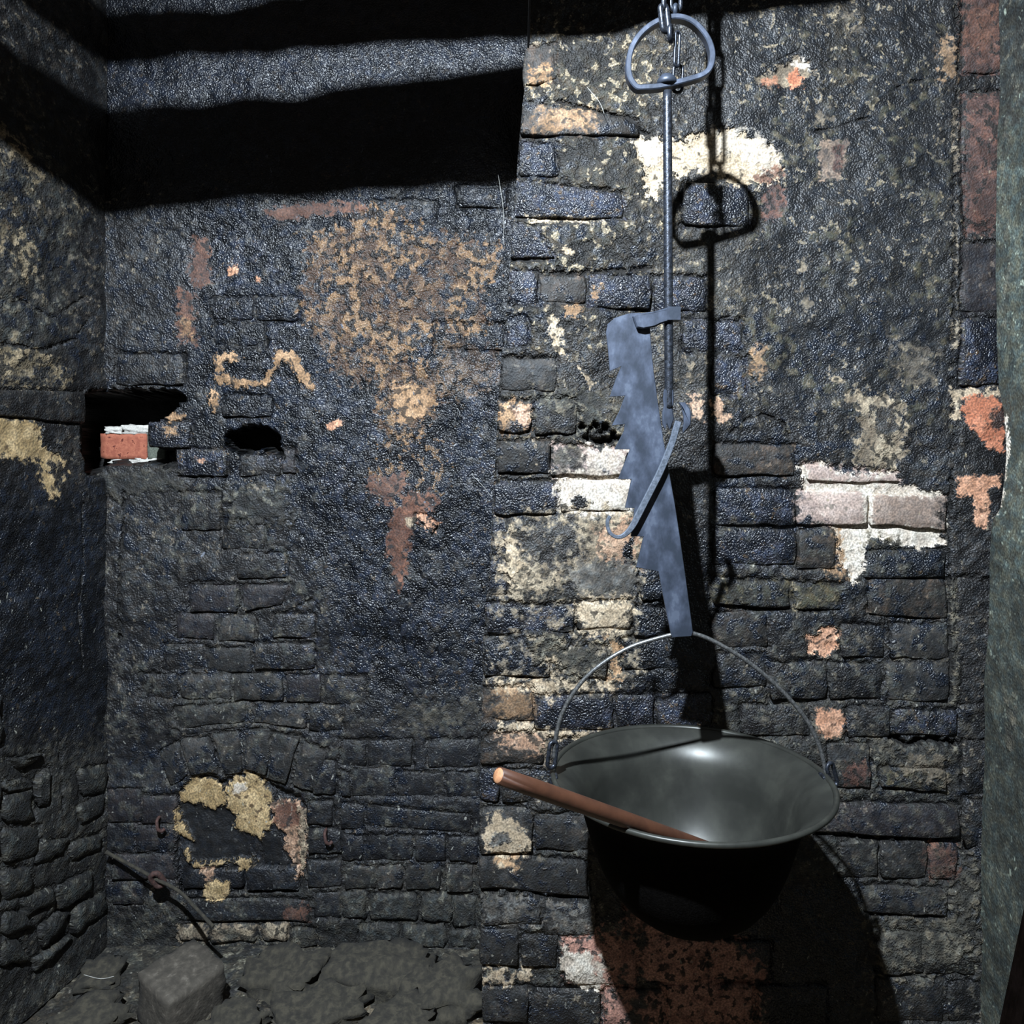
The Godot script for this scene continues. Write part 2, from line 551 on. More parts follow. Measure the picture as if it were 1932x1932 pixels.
	patch(pier,"ash",0.9,8,18,0,[120,890,260,885,270,950,230,962,180,920,120,906])
	patch(pier,"peach",1,2,6,0,[82,918,108,912,120,918,120,940,110,962,90,946])
	patch(pier,"ash",0.8,10,12,0,[200,980,160,1000,165,1040,240,1046])
	patch(pier,"white",0.95,4,9,0,[162,1040,310,1046,312,1125,230,1126,180,1118,166,1080])
	patch(pier,"white",0.9,8,14,0,[230,990,280,998,304,1000,296,1050,220,1050])
	patch(pier,"soot",1,2,4,-1,[194,1094,210,1084,229,1094,226,1106,206,1110,196,1104])
	patch(pier,"cream2",0.9,12,26,0,[160,1135,320,1125,316,1210,220,1225,110,1270,66,1230,70,1160])
	blotch(pier,"cream2",0.85,0.45,[55,1110,330,1110,330,1440,50,1440])
	blotch(pier,"cream2",0.8,0.15,[55,1110,330,1110,330,1440,50,1440])
	blotch(pier,"ash2",0.8,0.3,[120,880,320,880,320,980,120,980])
	patch(pier,"peach2",0.9,8,18,0,[250,1150,325,1130,324,1210,260,1214])
	patch(pier,"soot",0.9,8,16,0,[110,1140,200,1130,220,1190,160,1220,90,1190])
	patch(pier,"tar",1,2,6,0,[296,1170,312,1166,310,1200,300,1210,292,1190])
	patch(pier,"tar",1,2,5,0,[304,1208,324,1206,320,1218,306,1216])
	patch(pier,"cream",0.9,6,14,1,[68,1170,90,1165,105,1210,80,1245,66,1210])
	patch(pier,"greylight",0.95,6,12,1,[185,1220,240,1206,320,1210,326,1234,316,1270,250,1278,195,1260])
	patch(pier,"cream",0.95,5,12,0,[210,1278,300,1280,314,1300,290,1340,240,1350,212,1330,206,1300])
	patch(pier,"soot",0.9,3,8,0,[180,1250,206,1246,208,1280,184,1270])
	patch(pier,"ash2",1,4,8,3,[118,1360,150,1344,180,1350,186,1380,170,1402,130,1400])
	patch(pier,"ash2",0.9,6,10,2,[170,1376,230,1366,270,1390,260,1428,180,1430])
	patch(pier,"cream",0.8,4,8,0,[150,1390,166,1390,168,1440,152,1440])
	patch(pier,"tanb",0.9,3,10,0,[266,1356,290,1370,288,1440,270,1442,278,1390])
	patch(pier,"cream",0.9,5,10,0,[50,1434,170,1434,280,1440,280,1454,180,1452,160,1470,120,1460,52,1450])
	patch(pier,"tanb",0.7,10,14,0,[56,1450,126,1454,124,1502,60,1500])
	patch(pier,"cream",0.95,3,8,0,[56,1512,110,1508,174,1528,280,1524,284,1536,170,1542,110,1532,60,1530])
	patch(pier,"peach2",0.9,5,10,0,[54,1534,142,1536,156,1560,120,1570,70,1562])
	patch(pier,"cream2",0.9,4,8,0,[142,1540,162,1536,160,1590,144,1590])
	patch(pier,"cream",0.95,3,8,0,[30,1722,47,1682,84,1692,117,1728,122,1754,98,1762,96,1786,64,1784,42,1760,34,1740])
	patch(pier,"greylight",1,1.5,3,0,[40,1738,54,1718,76,1722,82,1736,64,1746,44,1746])
	patch(pier,"tanb",0.8,4,8,0,[50,1762,96,1764,94,1788,70,1784])
	patch(pier,"cream",0.9,3,9,1,[32,1980,70,1974,80,2000,105,1974,124,1980,120,2004,34,2008])
	patch(pier,"white",1,2,6,1,[177,1938,186,1934,196,1944,250,1942,262,1950,276,2016,240,2020,210,2018,190,1996,178,1980])
	patch(pier,"redclean",0.9,4,10,0,[176,1916,270,1916,264,1938,190,1936])
	patch(pier,"soot",0.95,6,18,0,[320,1930,350,1926,330,1980,370,2010,360,2080,300,2090,280,2030])
	blotch(pier,"redclean",0.9,0.62,[240,1912,420,1850,560,1920,565,2082,270,2082])
	patch(pier,"tar",0.9,6,18,0,[450,1850,720,1800,760,1950,720,2082,570,2082,560,1980])
	patch(pier,"cream2",0.95,3,8,-2,[531,316,560,290,605,266,620,256,644,266,646,280,665,294,620,296,600,316,560,310])
	patch(pier,"white",1,2,5,0,[610,260,640,264,646,280,620,278])
	patch(pier,"orange",1,2,5,-1,[607,282,625,280,636,298,633,314,610,316])
	patch(pier,"orange",0.6,3,6,0,[555,300,584,298,584,314,556,314])
	patch(pier,"pinkd",0.95,2,4,0,[666,412,720,414,716,450,702,486,668,488])
	patch(pier,"redb",0.9,3,5,0,[692,424,714,422,704,470,692,470])
	patch(pier,"redb",0.9,3,6,-1,[560,512,582,500,600,502,601,535,586,564,560,560])
	patch(pier,"rustb",0.8,3,6,0,[540,480,590,464,604,482,560,494])
	patch(pier,"cream2",0.7,5,16,0,[687,170,740,180,730,210,690,200])
	patch(pier,"mottle",0.9,10,30,0,[680,150,740,160,720,250,700,330,680,310])
	patch(pier,"tanb",0.7,4,12,0,[885,230,920,220,918,300,895,300])
	patch(pier,"cream2",0.7,4,10,0,[654,364,680,356,692,372,660,380])
	patch(pier,"cream2",0.8,3,8,0,[628,638,646,636,646,662,628,660])
	patch(pier,"cream2",0.6,5,14,0,[632,690,650,720,646,750,630,730])
	patch(pier,"tanb",0.8,4,9,0,[538,806,560,802,560,840,544,874,534,850])
	patch(pier,"peach",0.95,2,8,0,[460,904,476,900,492,936,480,946,464,930])
	patch(pier,"peach2",0.9,3,8,0,[420,898,442,902,446,942,426,940])
	patch(pier,"cream2",0.8,3,8,0,[410,822,424,840,432,866,420,868,410,850])
	patch(pier,"cream2",0.95,3,10,0,[684,840,710,880,730,890,820,894,826,940,828,1000,810,1040,760,1034,726,1018,742,970,738,920,708,898])
	patch(pier,"soot",0.9,3,9,0,[760,920,810,918,820,960,790,980,768,950])
	patch(pier,"cream2",0.5,12,22,0,[800,790,880,810,880,870,820,870])
	patch(pier,"white",1,2,5,-4,[623,1026,675,1022,686,1034,710,1042,742,1046,765,1043,810,1041,820,1062,852,1070,900,1082,908,1150,898,1158,908,1172,856,1186,820,1180,772,1162,754,1180,748,1228,730,1252,718,1236,704,1208,698,1150,666,1114,640,1076])
	patch(pier,"pinkw",0.9,3,5,0,[635,1028,676,1024,696,1040,760,1050,814,1044,818,1058,760,1060,680,1056,650,1062])
	patch(pier,"pinkw",0.85,4,5,0,[632,1080,740,1076,750,1100,740,1138,680,1138,654,1110])
	patch(pier,"pinkw2",0.95,2,3,0,[766,1084,904,1088,901,1146,764,1140])
	patch(pier,"soot",0.85,8,10,0,[890,1090,906,1094,904,1146,888,1140])
	patch(pier,"tanb",0.8,5,8,0,[692,1150,706,1150,712,1210,720,1240,704,1220])
	patch(pier,"olive",0.8,6,14,0,[760,1166,820,1174,820,1186,760,1190])
	patch(pier,"tanb",0.8,3,8,0,[680,1222,706,1220,704,1240,686,1246])
	patch(pier,"orange2",1,2,5,-3,[641,1350,660,1346,674,1330,702,1340,700,1375,686,1388,642,1378])
	patch(pier,"orange2",0.95,3,4,1,[656,1490,700,1488,714,1502,712,1532,692,1544,668,1538,656,1510])
	patch(pier,"redb",0.9,3,7,0,[712,1590,750,1584,760,1610,750,1632,714,1630])
	patch(pier,"cream2",0.6,6,14,2,[820,1574,900,1570,908,1630,820,1610])
	patch(pier,"ash2",0.7,12,20,0,[760,1540,810,1550,810,1590,760,1580])
	patch(pier,"ash2",0.8,10,20,3,[760,1894,900,1880,970,1850,970,1950,880,1990,770,1990])
	patch(pier,"ash2",0.8,8,18,4,[920,1790,970,1770,970,1870,910,1870])
	patch(pier,"redb",0.6,6,10,0,[860,1750,920,1750,920,1790,860,1790])
	patch(pier,"cream",0.9,2,6,0,[917,878,945,880,1002,884,1002,895,960,895,938,902,930,940,916,940])
	patch(pier,"orange",1,2,4,1,[938,902,960,894,1000,900,1012,925,1012,1008,980,995,946,950,932,925])
	patch(pier,"soot",0.8,4,8,0,[990,925,1016,920,1016,962,986,956])
	patch(pier,"orange2",1,2,4,0,[922,1047,1006,1045,1005,1068,980,1070,984,1100,978,1148,956,1140,954,1110,950,1085,926,1086])
	patch(pier,"cream2",0.8,1.5,5,0,[918,350,926,350,928,470,920,470])
	patch(pier,"cream2",0.7,1.5,5,0,[917,530,924,530,923,670,917,670])
	patch(pier,"cream2",0.8,2,5,0,[916,750,932,750,926,810,916,810])
	patch(pier,"ash2",0.9,2,5,0,[908,1240,926,1240,926,1480,910,1480])
	patch(pier,"rustb",0.8,8,12,0,[935,170,1005,160,1000,240,940,240])
	crack(pier,5,-8,[130,663,200,666,260,660,350,653])
	crack(pier,4,-7,[170,340,240,355,310,378,332,398,345,400])
	crack(pier,4,-6,[80,639,170,642,175,660])
	crack(pier,3,-5,[661,397,691,390,730,378,765,370])
	crack(pier,3,-4,[810,316,834,306,865,302])
	crack(pier,2,-3,[550,288,580,268,630,242])
	crack(pier,4,-8,[920,100,926,280,924,450,920,630,918,790,917,980,913,1050,910,1190,912,1400,910,1480])
	crack(pier,9,-26,[214,956,240,954,270,962,284,976,250,984,226,972])
	crack(pier,6,-14,[178,1340,200,1334,212,1332])
	crack(pier,5,-10,[504,1286,530,1296,600,1300,680,1302])
	crack(pier,9,-16,[806,1544,840,1554,870,1544,920,1552])
	crack(pier,5,-12,[660,1726,760,1732,880,1734,920,1730])
	crack(pier,4,-9,[760,1877,840,1874,904,1882])
	crack(pier,6,-12,[26,1830,120,1834,150,1844,226,1846])
	crack(pier,3,-6,[492,972,530,940,560,932,598,950,608,980])
	crack(pier,3,-6,[790,1246,860,1240,890,1230])
	crack(pier,2,-4,[625,1350,660,1365,690,1350])
	crack(pier,2,-4,[260,1346,280,1330,302,1302])
	sprinkle(pier, 1400, Color(.55, .54, .50), 20, 1200, 1100, 2200, 5)
	sprinkle(pier, 900, Color(.50, .46, .38), 100, 100, 1000, 1200, 6)


func paint_back() -> void:
	whole(back, "soot")
	patch(back,"tar",1,40,40,0,[209,-190,1293,-190,1293,576,209,487])
	patch(back,"blueb",0.4,40,40,0,[145,-190,1293,-190,1293,397,145,372])
	blotch(back,"tar",0.5,0.35,[209,-190,1293,-190,1293,372,209,372])
	patch(back,"tar",1,40,40,0,[439,487,1281,448,1242,1724,834,1762,706,1316,553,1290,439,1086])
	patch(back,"soot",0.9,40,50,0,[247,1214,553,1265,783,1469,860,1852,528,1852,247,1852])
	patch(back,"soot2",0.9,30,40,0,[247,1826,1242,1826,1242,2158,247,2158])
	patch(back,"ash",0.8,30,40,0,[809,2132,1242,2158,1242,2400,247,2400,247,2260,528,2286])
	lay(back,"tar",3,[920,550,1066,550,1066,601,920,601])
	lay(back,"tar",3,[1120,512,1236,512,1236,563,1120,563])
	lay(back,"tar",3,[528,780,627,780,627,834,528,834])
	lay(back,"tar",4,[635,780,735,780,735,836,635,836])
	lay(back,"tar",3,[533,846,655,846,655,897,533,897])
	lay(back,"tar",3,[1064,844,1128,844,1128,902,1064,902])
	lay(back,"tar",3,[1135,846,1230,846,1230,908,1135,908])
	lay(back,"soot",4,[298,918,459,918,459,992,298,992])
	lay(back,"tar",3,[553,1017,671,1017,671,1068,553,1068])
	lay(back,"blueb",22,[381,1081,477,1081,477,1142,381,1142])
	lay(back,"blueb",10,[445,1147,564,1147,564,1211,445,1211])
	lay(back,"soot",3,[598,1160,694,1160,694,1209,598,1209])
	lay(back,"purp",2,[699,1144,727,1144,727,1204,699,1204])
	lay(back,"soot",3,[553,1316,655,1316,655,1387,553,1387])
	lay(back,"soot",4,[451,1252,548,1252,548,1341,451,1341])
	lay(back,"soot",5,[588,1398,706,1398,706,1456,588,1456])
	lay(back,"purp",6,[474,1474,589,1474,589,1538,474,1538])
	lay(back,"purp",6,[599,1474,712,1472,694,1520,607,1535])
	lay(back,"purp",4,[442,1543,534,1543,534,1602,442,1602])
	lay(back,"greyb",5,[543,1548,630,1548,630,1607,543,1607])
	lay(back,"soot",4,[677,1543,774,1543,774,1599,677,1599])
	lay(back,"soot",3,[413,1617,507,1617,507,1678,413,1678])
	lay(back,"greyb",3,[516,1625,621,1625,621,1682,516,1682])
	lay(back,"soot",3,[630,1614,773,1614,773,1676,630,1676])
	lay(back,"soot",3,[352,1686,444,1686,444,1747,352,1747])
	lay(back,"greyb",4,[453,1688,574,1688,574,1747,453,1747])
	lay(back,"greyb",6,[581,1686,698,1686,698,1750,581,1750])
	lay(back,"purp",3,[706,1691,791,1691,791,1755,706,1755])
	lay(back,"soot",3,[798,1694,898,1694,898,1760,798,1760])
	lay(back,"greyb",4,[436,1768,612,1757,609,1803,449,1816])
	lay(back,"greyb",4,[625,1765,750,1760,755,1819,630,1803])
	lay(back,"soot",4,[763,1762,842,1762,842,1824,763,1824])
	lay(back,"greyb",6,[400,1875,447,1849,468,1930,426,1960])
	lay(back,"greyb",6,[453,1847,521,1839,545,1926,475,1930])
	lay(back,"greyb",6,[530,1832,594,1824,601,1921,558,1930])
	lay(back,"greyb",6,[602,1822,668,1817,661,1930,609,1918])
	lay(back,"greyb",6,[675,1832,739,1837,707,1951,665,1941])
	lay(back,"greyb",6,[744,1849,804,1870,775,1973,720,1956])
	lay(back,"soot2",5,[770,1896,826,1896,826,1977,770,1977])
	lay(back,"soot2",5,[755,1995,817,1995,817,2051,755,2051])
	lay(back,"soot2",5,[760,2063,839,2063,839,2119,760,2119])
	lay(back,"soot2",5,[758,2135,839,2135,839,2198,758,2198])
	lay(back,"soot2",5,[775,2213,839,2213,839,2274,775,2274])
	lay(back,"purp",4,[277,1964,358,1964,358,2045,277,2045])
	lay(back,"purp",4,[361,1981,443,1981,443,2047,361,2047])
	lay(back,"purp",4,[345,2054,443,2054,443,2113,345,2113])
	lay(back,"purp",4,[290,2121,447,2121,447,2180,290,2180])
	lay(back,"purp",4,[290,2189,364,2189,364,2240,290,2240])
	lay(back,"greyb",3,[460,2161,600,2161,600,2202,460,2202])
	lay(back,"greyb",4,[611,2156,736,2156,736,2207,611,2207])
	lay(back,"soot2",7,[468,2229,758,2232,760,2281,470,2277])
	lay(back,"cream2",6,[447,2289,519,2289,519,2330,447,2330])
	lay(back,"cream2",7,[526,2288,636,2288,636,2334,526,2334])
	lay(back,"cream2",6,[648,2285,713,2285,713,2330,648,2330])
	lay(back,"ash2",6,[717,2298,779,2298,779,2347,717,2347])
	lay(back,"soot2",4,[903,1846,1009,1846,1009,1907,903,1907])
	lay(back,"soot2",4,[1048,1846,1170,1846,1170,1911,1048,1911])
	lay(back,"soot2",4,[976,1925,1082,1925,1082,1981,976,1981])
	lay(back,"soot2",4,[1091,1924,1170,1924,1170,1983,1091,1983])
	lay(back,"soot2",4,[865,1914,967,1914,967,1981,865,1981])
	lay(back,"soot2",4,[839,1847,899,1847,899,1909,839,1909])
	lay(back,"soot2",4,[900,2075,1009,2075,1009,2134,900,2134])
	lay(back,"soot2",4,[1017,2078,1090,2078,1090,2138,1017,2138])
	lay(back,"soot2",4,[1097,2080,1167,2080,1167,2138,1097,2138])
	lay(back,"soot2",4,[901,2002,1150,2026,1148,2070,900,2051])
	lay(back,"soot2",4,[839,2002,894,2002,894,2062,839,2062])
	lay(back,"soot2",4,[839,2075,892,2077,892,2136,839,2134])
	lay(back,"soot2",4,[839,1921,860,1921,860,1985,839,1985])
	lay(back,"greyb",5,[927,2148,986,2148,986,2204,927,2204])
	lay(back,"greyb",5,[995,2148,1077,2148,1077,2206,995,2206])
	lay(back,"greyb",5,[1093,2148,1156,2148,1156,2211,1093,2211])
	lay(back,"greyb",5,[848,2149,920,2149,920,2204,848,2204])
	lay(back,"greylight2",6,[909,2217,1024,2217,1024,2281,909,2281])
	lay(back,"greylight2",6,[1034,2218,1104,2218,1104,2284,1034,2284])
	lay(back,"greylight2",6,[1108,2223,1167,2223,1167,2297,1108,2297])
	lay(back,"greylight2",6,[839,2211,899,2211,899,2277,839,2277])
	lay(back,"greylight2",6,[882,2292,980,2292,980,2347,882,2347])
	lay(back,"greylight2",6,[986,2291,1094,2291,1094,2347,986,2347])
	lay(back,"greylight2",6,[1099,2302,1169,2302,1169,2347,1099,2347])
	blotch(back,"tar",0.85,0.45,[260,550,451,550,451,1010,260,1010])
	blotch(back,"soot",0.7,0.22,[439,550,1242,499,1217,1788,528,1724])
	blotch(back,"blueb",0.6,0.25,[502,576,1242,550,1230,1724,732,1762])
	blotch(back,"tar",0.85,0.3,[273,1214,834,1214,1217,1826,1217,2158,273,2235])
	blotch(back,"ash",0.7,0.2,[273,1188,783,1214,834,1762,298,1852])
	blotch(back,"ash",0.7,0.25,[273,1724,1217,1724,1217,2362,273,2362])
	patch(back,"tanst",0.97,6,20,0,[765,627,834,614,885,563,987,571,1046,622,1166,642,1217,655,1217,716,1172,780,1204,844,1140,882,1064,857,1038,908,962,946,898,984,834,984,791,895,740,831,751,703])
	patch(back,"tanst",0.95,5,20,0,[898,933,1076,946,1079,1035,1038,1086,1000,1150,962,1145,926,1086,931,1010])
	blotch(back,"tar",0.95,0.24,[740,576,1242,576,1242,1061,911,1163,740,959])
	patch(back,"tanst",0.6,5,22,0,[1076,882,1217,908,1217,984,1115,1035,1064,984])
	patch(back,"tanst2",0.8,3,22,0,[911,1137,1089,1124,1089,1239,1013,1278,911,1252])
	patch(back,"tanb",0.9,3,9,0,[968,984,1038,997,1069,1035,1038,1073,977,1086,962,1035])
	patch(back,"rustb",1,5,10,1,[964,1290,1013,1252,1051,1246,1070,1278,1038,1306,1008,1329,1000,1392,992,1469,972,1492,962,1443,946,1367,955,1322])
	patch(back,"rustb",0.8,4,12,0,[898,1220,987,1201,1000,1252,936,1278])
	patch(back,"rustb",0.85,4,8,0,[479,633,518,640,523,742,495,761,472,729])
	patch(back,"rustb",0.85,6,12,0,[446,754,484,765,487,895,446,882])
	patch(back,"tanb",0.7,4,8,0,[454,831,479,844,479,882,459,877])
	patch(back,"rustb",0.9,4,9,0,[653,571,783,550,898,557,898,573,783,581,681,601])
	patch(back,"orange2",1,1.5,3,2,[562,711,587,700,589,719,566,732])
	patch(back,"orange2",1,1.5,2,1,[632,729,645,732,643,744,632,742])
	patch(back,"tanb",0.95,2,5,2,[534,918,579,913,602,928,594,938,560,936,553,959,543,971,533,959])
	patch(back,"tanb",0.95,2,5,2,[533,966,566,966,630,987,655,979,650,997,592,997,533,987])
	patch(back,"tanb",0.95,2,5,2,[650,979,676,946,681,913,696,910,691,938,668,987,655,997])
	patch(back,"tanb",0.95,2,5,2,[681,910,732,913,745,946,770,984,775,1002,752,1002,727,959,714,938,686,933])
	patch(back,"tanb",0.95,2,5,2,[520,992,538,1010,543,1035,533,1058,523,1048,518,1015])
	patch(back,"orange2",1,2,3,1,[798,1086,834,1073,847,1081,842,1094,809,1102])
	patch(back,"tanb",0.95,3,6,1,[400,1066,439,1056,464,1066,456,1076,426,1081])
	patch(back,"tanb",0.9,3,5,0,[410,1089,446,1094,449,1109,423,1114])
	patch(back,"orange2",0.8,2,4,0,[490,1163,510,1170,507,1186,497,1183])
	patch(back,"cream2",0.7,3,8,2,[607,1227,643,1224,663,1244,630,1255])
	patch(back,"ash",0.8,12,20,2,[260,1201,439,1195,458,1239,336,1265,260,1252])
	patch(back,"ash",0.8,10,18,3,[566,1239,706,1227,719,1316,579,1329])
	patch(back,"ash2",0.6,14,22,1,[974,1775,1115,1762,1172,1724,1172,1788,1064,1821,1000,1808])
	patch(back,"soot2",1,4,4,-14,[447,1981,468,1945,507,1932,553,1945,604,1921,638,1930,681,1964,732,1981,753,2015,753,2168,732,2211,451,2211,439,2134])
	patch(back,"tar2",1,3,5,-14,[451,2007,494,2002,558,2015,575,2041,575,2075,609,2087,613,2117,587,2143,511,2151,477,2143,477,2092,451,2049])
	patch(back,"ochre",1,2,5,-6,[449,1981,464,1947,507,1934,541,1947,554,1964,555,2002,534,2018,494,2006,456,2002])
	patch(back,"ochre",1,2,5,-7,[557,1964,583,1936,602,1934,607,1921,630,1927,655,1951,670,1981,664,2007,668,2060,647,2096,611,2079,575,2066,583,2032,560,2013])
	patch(back,"ochre",1,2,4,-6,[439,2015,447,2007,451,2045,468,2062,479,2092,460,2083,439,2070])
	patch(back,"ochre",0.9,2,5,-6,[456,2117,468,2109,477,2143,511,2143,570,2143,621,2134,630,2147,604,2164,570,2153,511,2155,485,2160,460,2143])
	patch(back,"white",1,2,3,-6,[575,1953,608,1952,609,1968,592,1978,577,1975])
	patch(back,"peach2",0.95,2,6,-8,[664,2007,689,1994,736,2002,749,2032,753,2117,749,2160,736,2189,723,2151,698,2117,698,2079,672,2049])
	patch(back,"rustb",0.9,3,6,-8,[672,2007,706,1996,740,2015,736,2049,698,2062,677,2045])
	patch(back,"tar2",1,3,5,-12,[651,2070,681,2075,706,2151,694,2160,651,2151,643,2117])
	patch(back,"cream2",0.9,2,6,-6,[732,2015,751,2024,755,2134,740,2185,736,2126])
	patch(back,"soot2",0.9,3,4,-10,[651,1960,664,1951,681,1981,672,1994])
	patch(back,"peach2",0.9,2,5,0,[498,2155,532,2155,530,2181,511,2181])
	patch(back,"ochre",1,2,4,2,[502,2219,515,2189,536,2181,570,2189,575,2211,549,2232,519,2232])
	patch(back,"rustb",0.8,4,8,0,[698,2245,758,2240,762,2281,706,2279])
	patch(back,"hole",1,2,5,-150,[183,1012,439,1005,459,1025,400,1073,380,1086,380,1145,439,1150,439,1188,400,1178,268,1178,234,1216,183,1188])
	patch(back,"hole",1,2,5,-110,[553,1114,617,1094,650,1091,686,1117,701,1173,681,1160,655,1142,617,1158,579,1150])
	patch(back,"hole",1,2,3,-40,[400,1150,444,1147,441,1183,408,1193])
	crack(back,4,-10,[313,1252,311,1341,306,1418,303,1533,303,1617])
	crack(back,3,-6,[474,1466,592,1466,594,1540])
	crack(back,3,-6,[717,1533,770,1507,783,1520])
	crack(back,3,-8,[439,1211,566,1214,579,1201])
	crack(back,3,-6,[899,2051,1018,2062,1150,2072])
	crack(back,3,-6,[443,2281,613,2284,758,2283])
	crack(back,3,-5,[434,1819,468,1836,528,1826,604,1815,681,1828,753,1845])
	crack(back,3,-6,[519,1841,541,1892,555,1930])
	lay(back,"orange2",14,[1020,1306,1041,1301,1074,1329,1056,1349])
	patch(back,"cream2",0.9,2,4,2,[992,1311,1018,1308,1018,1336,1000,1331])
	sprinkle(back, 1300, Color(.52, .52, .49), 240, 1500, 1250, 2350, 15)
	sprinkle(back, 700, Color(.36, .38, .42), 240, 300, 1250, 1500, 16)  # bluish glints of lamp light on the tar, painted in as specks


func paint_left() -> void:
	whole(left, "soot")
	patch(left,"ash",0.8,40,60,0,[613,430,776,353,945,536,962,783,849,972,613,1057])
	patch(left,"soot",1,30,40,0,[896,577,1006,568,1006,1279,896,1248,849,972])
	patch(left,"tar",0.8,40,50,0,[613,1243,1006,1253,1006,1861,613,1716])
	patch(left,"ash",0.6,40,50,0,[613,1716,980,1852,980,2489,613,2281])
	patch(left,"ochre2",0.9,6,14,0,[613,502,709,479,763,529,805,548,763,585,722,555,672,563,613,584])
	patch(left,"ochre2",0.9,6,18,0,[684,666,722,676,763,687,763,777,736,790,709,756,659,747,613,728])
	patch(left,"mottle",1,8,20,0,[613,615,763,585,805,652,749,668,613,687])
	patch(left,"ochre2",0.95,5,14,0,[613,934,736,928,776,934,874,969,864,1004,776,1011,684,1014,613,1016])
	patch(left,"ochre",1,4,10,0,[590,1069,722,1077,788,1093,796,1138,849,1162,871,1198,825,1262,802,1254,785,1207,776,1173,709,1165,590,1150])
	patch(left,"soot",1,4,9,2,[796,1083,871,1090,874,1150,819,1150,796,1127])
	patch(left,"soot",0.9,5,12,0,[819,1173,858,1186,849,1245,828,1232])
	patch(left,"cream2",0.7,4,10,0,[788,749,796,770,799,827,790,817])
	lay(left,"soot",6,[636,1033,909,1012,912,1086,636,1077])
	blotch(left,"tar",0.85,0.35,[613,482,763,416,962,607,962,783,896,992,613,1037])
	blotch(left,"ochre2",0.8,0.14,[613,482,763,416,962,607,928,790,819,998,613,1037])
	blotch(left,"cream2",0.6,0.1,[613,482,763,416,962,607,928,790,819,998,613,1037])
	blotch(left,"tar",0.8,0.35,[613,1160,1006,1215,1006,1861,613,1716])
	lay(left,"stone",10,[684,1851,763,1871,767,1937,684,1909])
	lay(left,"stone",10,[684,1919,776,1956,774,2019,684,1991])
	lay(left,"stone",10,[684,2002,749,2029,765,2090,684,2070])
	lay(left,"stone",10,[684,2088,736,2114,767,2167,684,2138])
	lay(left,"stone",10,[684,2149,727,2172,758,2236,684,2196])
	lay(left,"stone",10,[776,1990,862,2025,844,2048,767,2039])
	lay(left,"stone",10,[864,2034,957,2059,962,2100,870,2081])
	lay(left,"stone",10,[829,2118,934,2131,928,2182,834,2172])
	lay(left,"stone",10,[736,2085,819,2109,824,2147,740,2132])
	lay(left,"stone",10,[779,2174,834,2176,867,2195,790,2235])
	lay(left,"stone",10,[870,2189,974,2207,980,2261,875,2252])
	lay(left,"stone",10,[885,1964,968,1965,974,2021,891,2007])
	lay(left,"stone",10,[684,1779,736,1792,795,1804,740,1824])
	lay(left,"stone",10,[772,1852,810,1844,805,1927,776,1914])
	lay(left,"stone",10,[684,1822,763,1848,767,1872,684,1844])
	lay(left,"stone",10,[763,2232,864,2242,870,2257,772,2268])
	lay(left,"stone",10,[891,1881,980,1909,980,1972,896,1948])
	lay(left,"stone",12,[613,1633,684,1645,684,1742,613,1726])
	lay(left,"stone",12,[590,1788,678,1804,678,1868,590,1849])
	lay(left,"stone",12,[590,1869,678,1901,678,1976,590,1950])
	lay(left,"stone",12,[590,1961,678,1997,678,2061,590,2031])
	crack(left,4,-8,[636,931,790,932,880,896,928,840])
	crack(left,3,-6,[722,830,819,858,912,793])
	crack(left,3,-6,[842,1800,846,1861,843,1955])
	crack(left,3,-6,[906,1248,912,1396,896,1516,909,1653])
	patch(left,"hole",1,3,5,-70,[917,1017,1006,1005,1006,1215,928,1207,909,1150])
	sprinkle(left, 500, Color(.5, .5, .46), 600, 1400, 980, 2350, 25)


func paint_ground() -> void:
	whole(ground, "dirt")
	patch(ground, "ash", .7, 60, 90, 6, [200, 60, 1150, 60, 1100, 300, 300, 330])
	patch(ground, "dirt2", .8, 40, 60, 4, [150, 330, 1300, 300, 2550, 300, 2550, 1650, 0, 1650, 0, 900])
	patch(ground, "dirt", .8, 30, 50, -4, [150, 250, 520, 300, 500, 420, 250, 430])
	blotch(ground, "ash2", .6, .2, [150, 60, 1250, 60, 1250, 600, 150, 600])
	blotch(ground, "tar2", .6, .2, [150, 60, 1250, 60, 1250, 600, 150, 600])
	sprinkle(ground, 500, Color(.55, .54, .5), 200, 60, 1200, 500, 45)
	patch(ground, "ash2", .7, 20, 40, 14, [560, 330, 800, 300, 850, 380, 640, 420])


func paint_jamb() -> void:
	whole(jamb, "paint")
	patch(jamb, "soot", .5, 30, 60, 0, [0, 0, 700, 0, 700, 450, 0, 520])
	patch(jamb, "ash", .3, 30, 60, 0, [0, 1300, 700, 1250, 700, 2300, 0, 2300])
	patch(jamb,"white",1,1.5,4,0,[76,1041,86,1039,92,1091,86,1128,76,1129])
	patch(jamb,"white",0.9,1.5,4,0,[70,1129,82,1129,77,1176,65,1206,59,1216])
	patch(jamb,"ash2",0.6,5,10,0,[86,1526,108,1538,103,1633,86,1640])
	patch(jamb,"ash2",0.4,8,14,0,[79,481,92,487,86,901,71,899])
	sprinkle(jamb, 900, Color(.5, .53, .48), 0, 150, 300, 2300, 35)


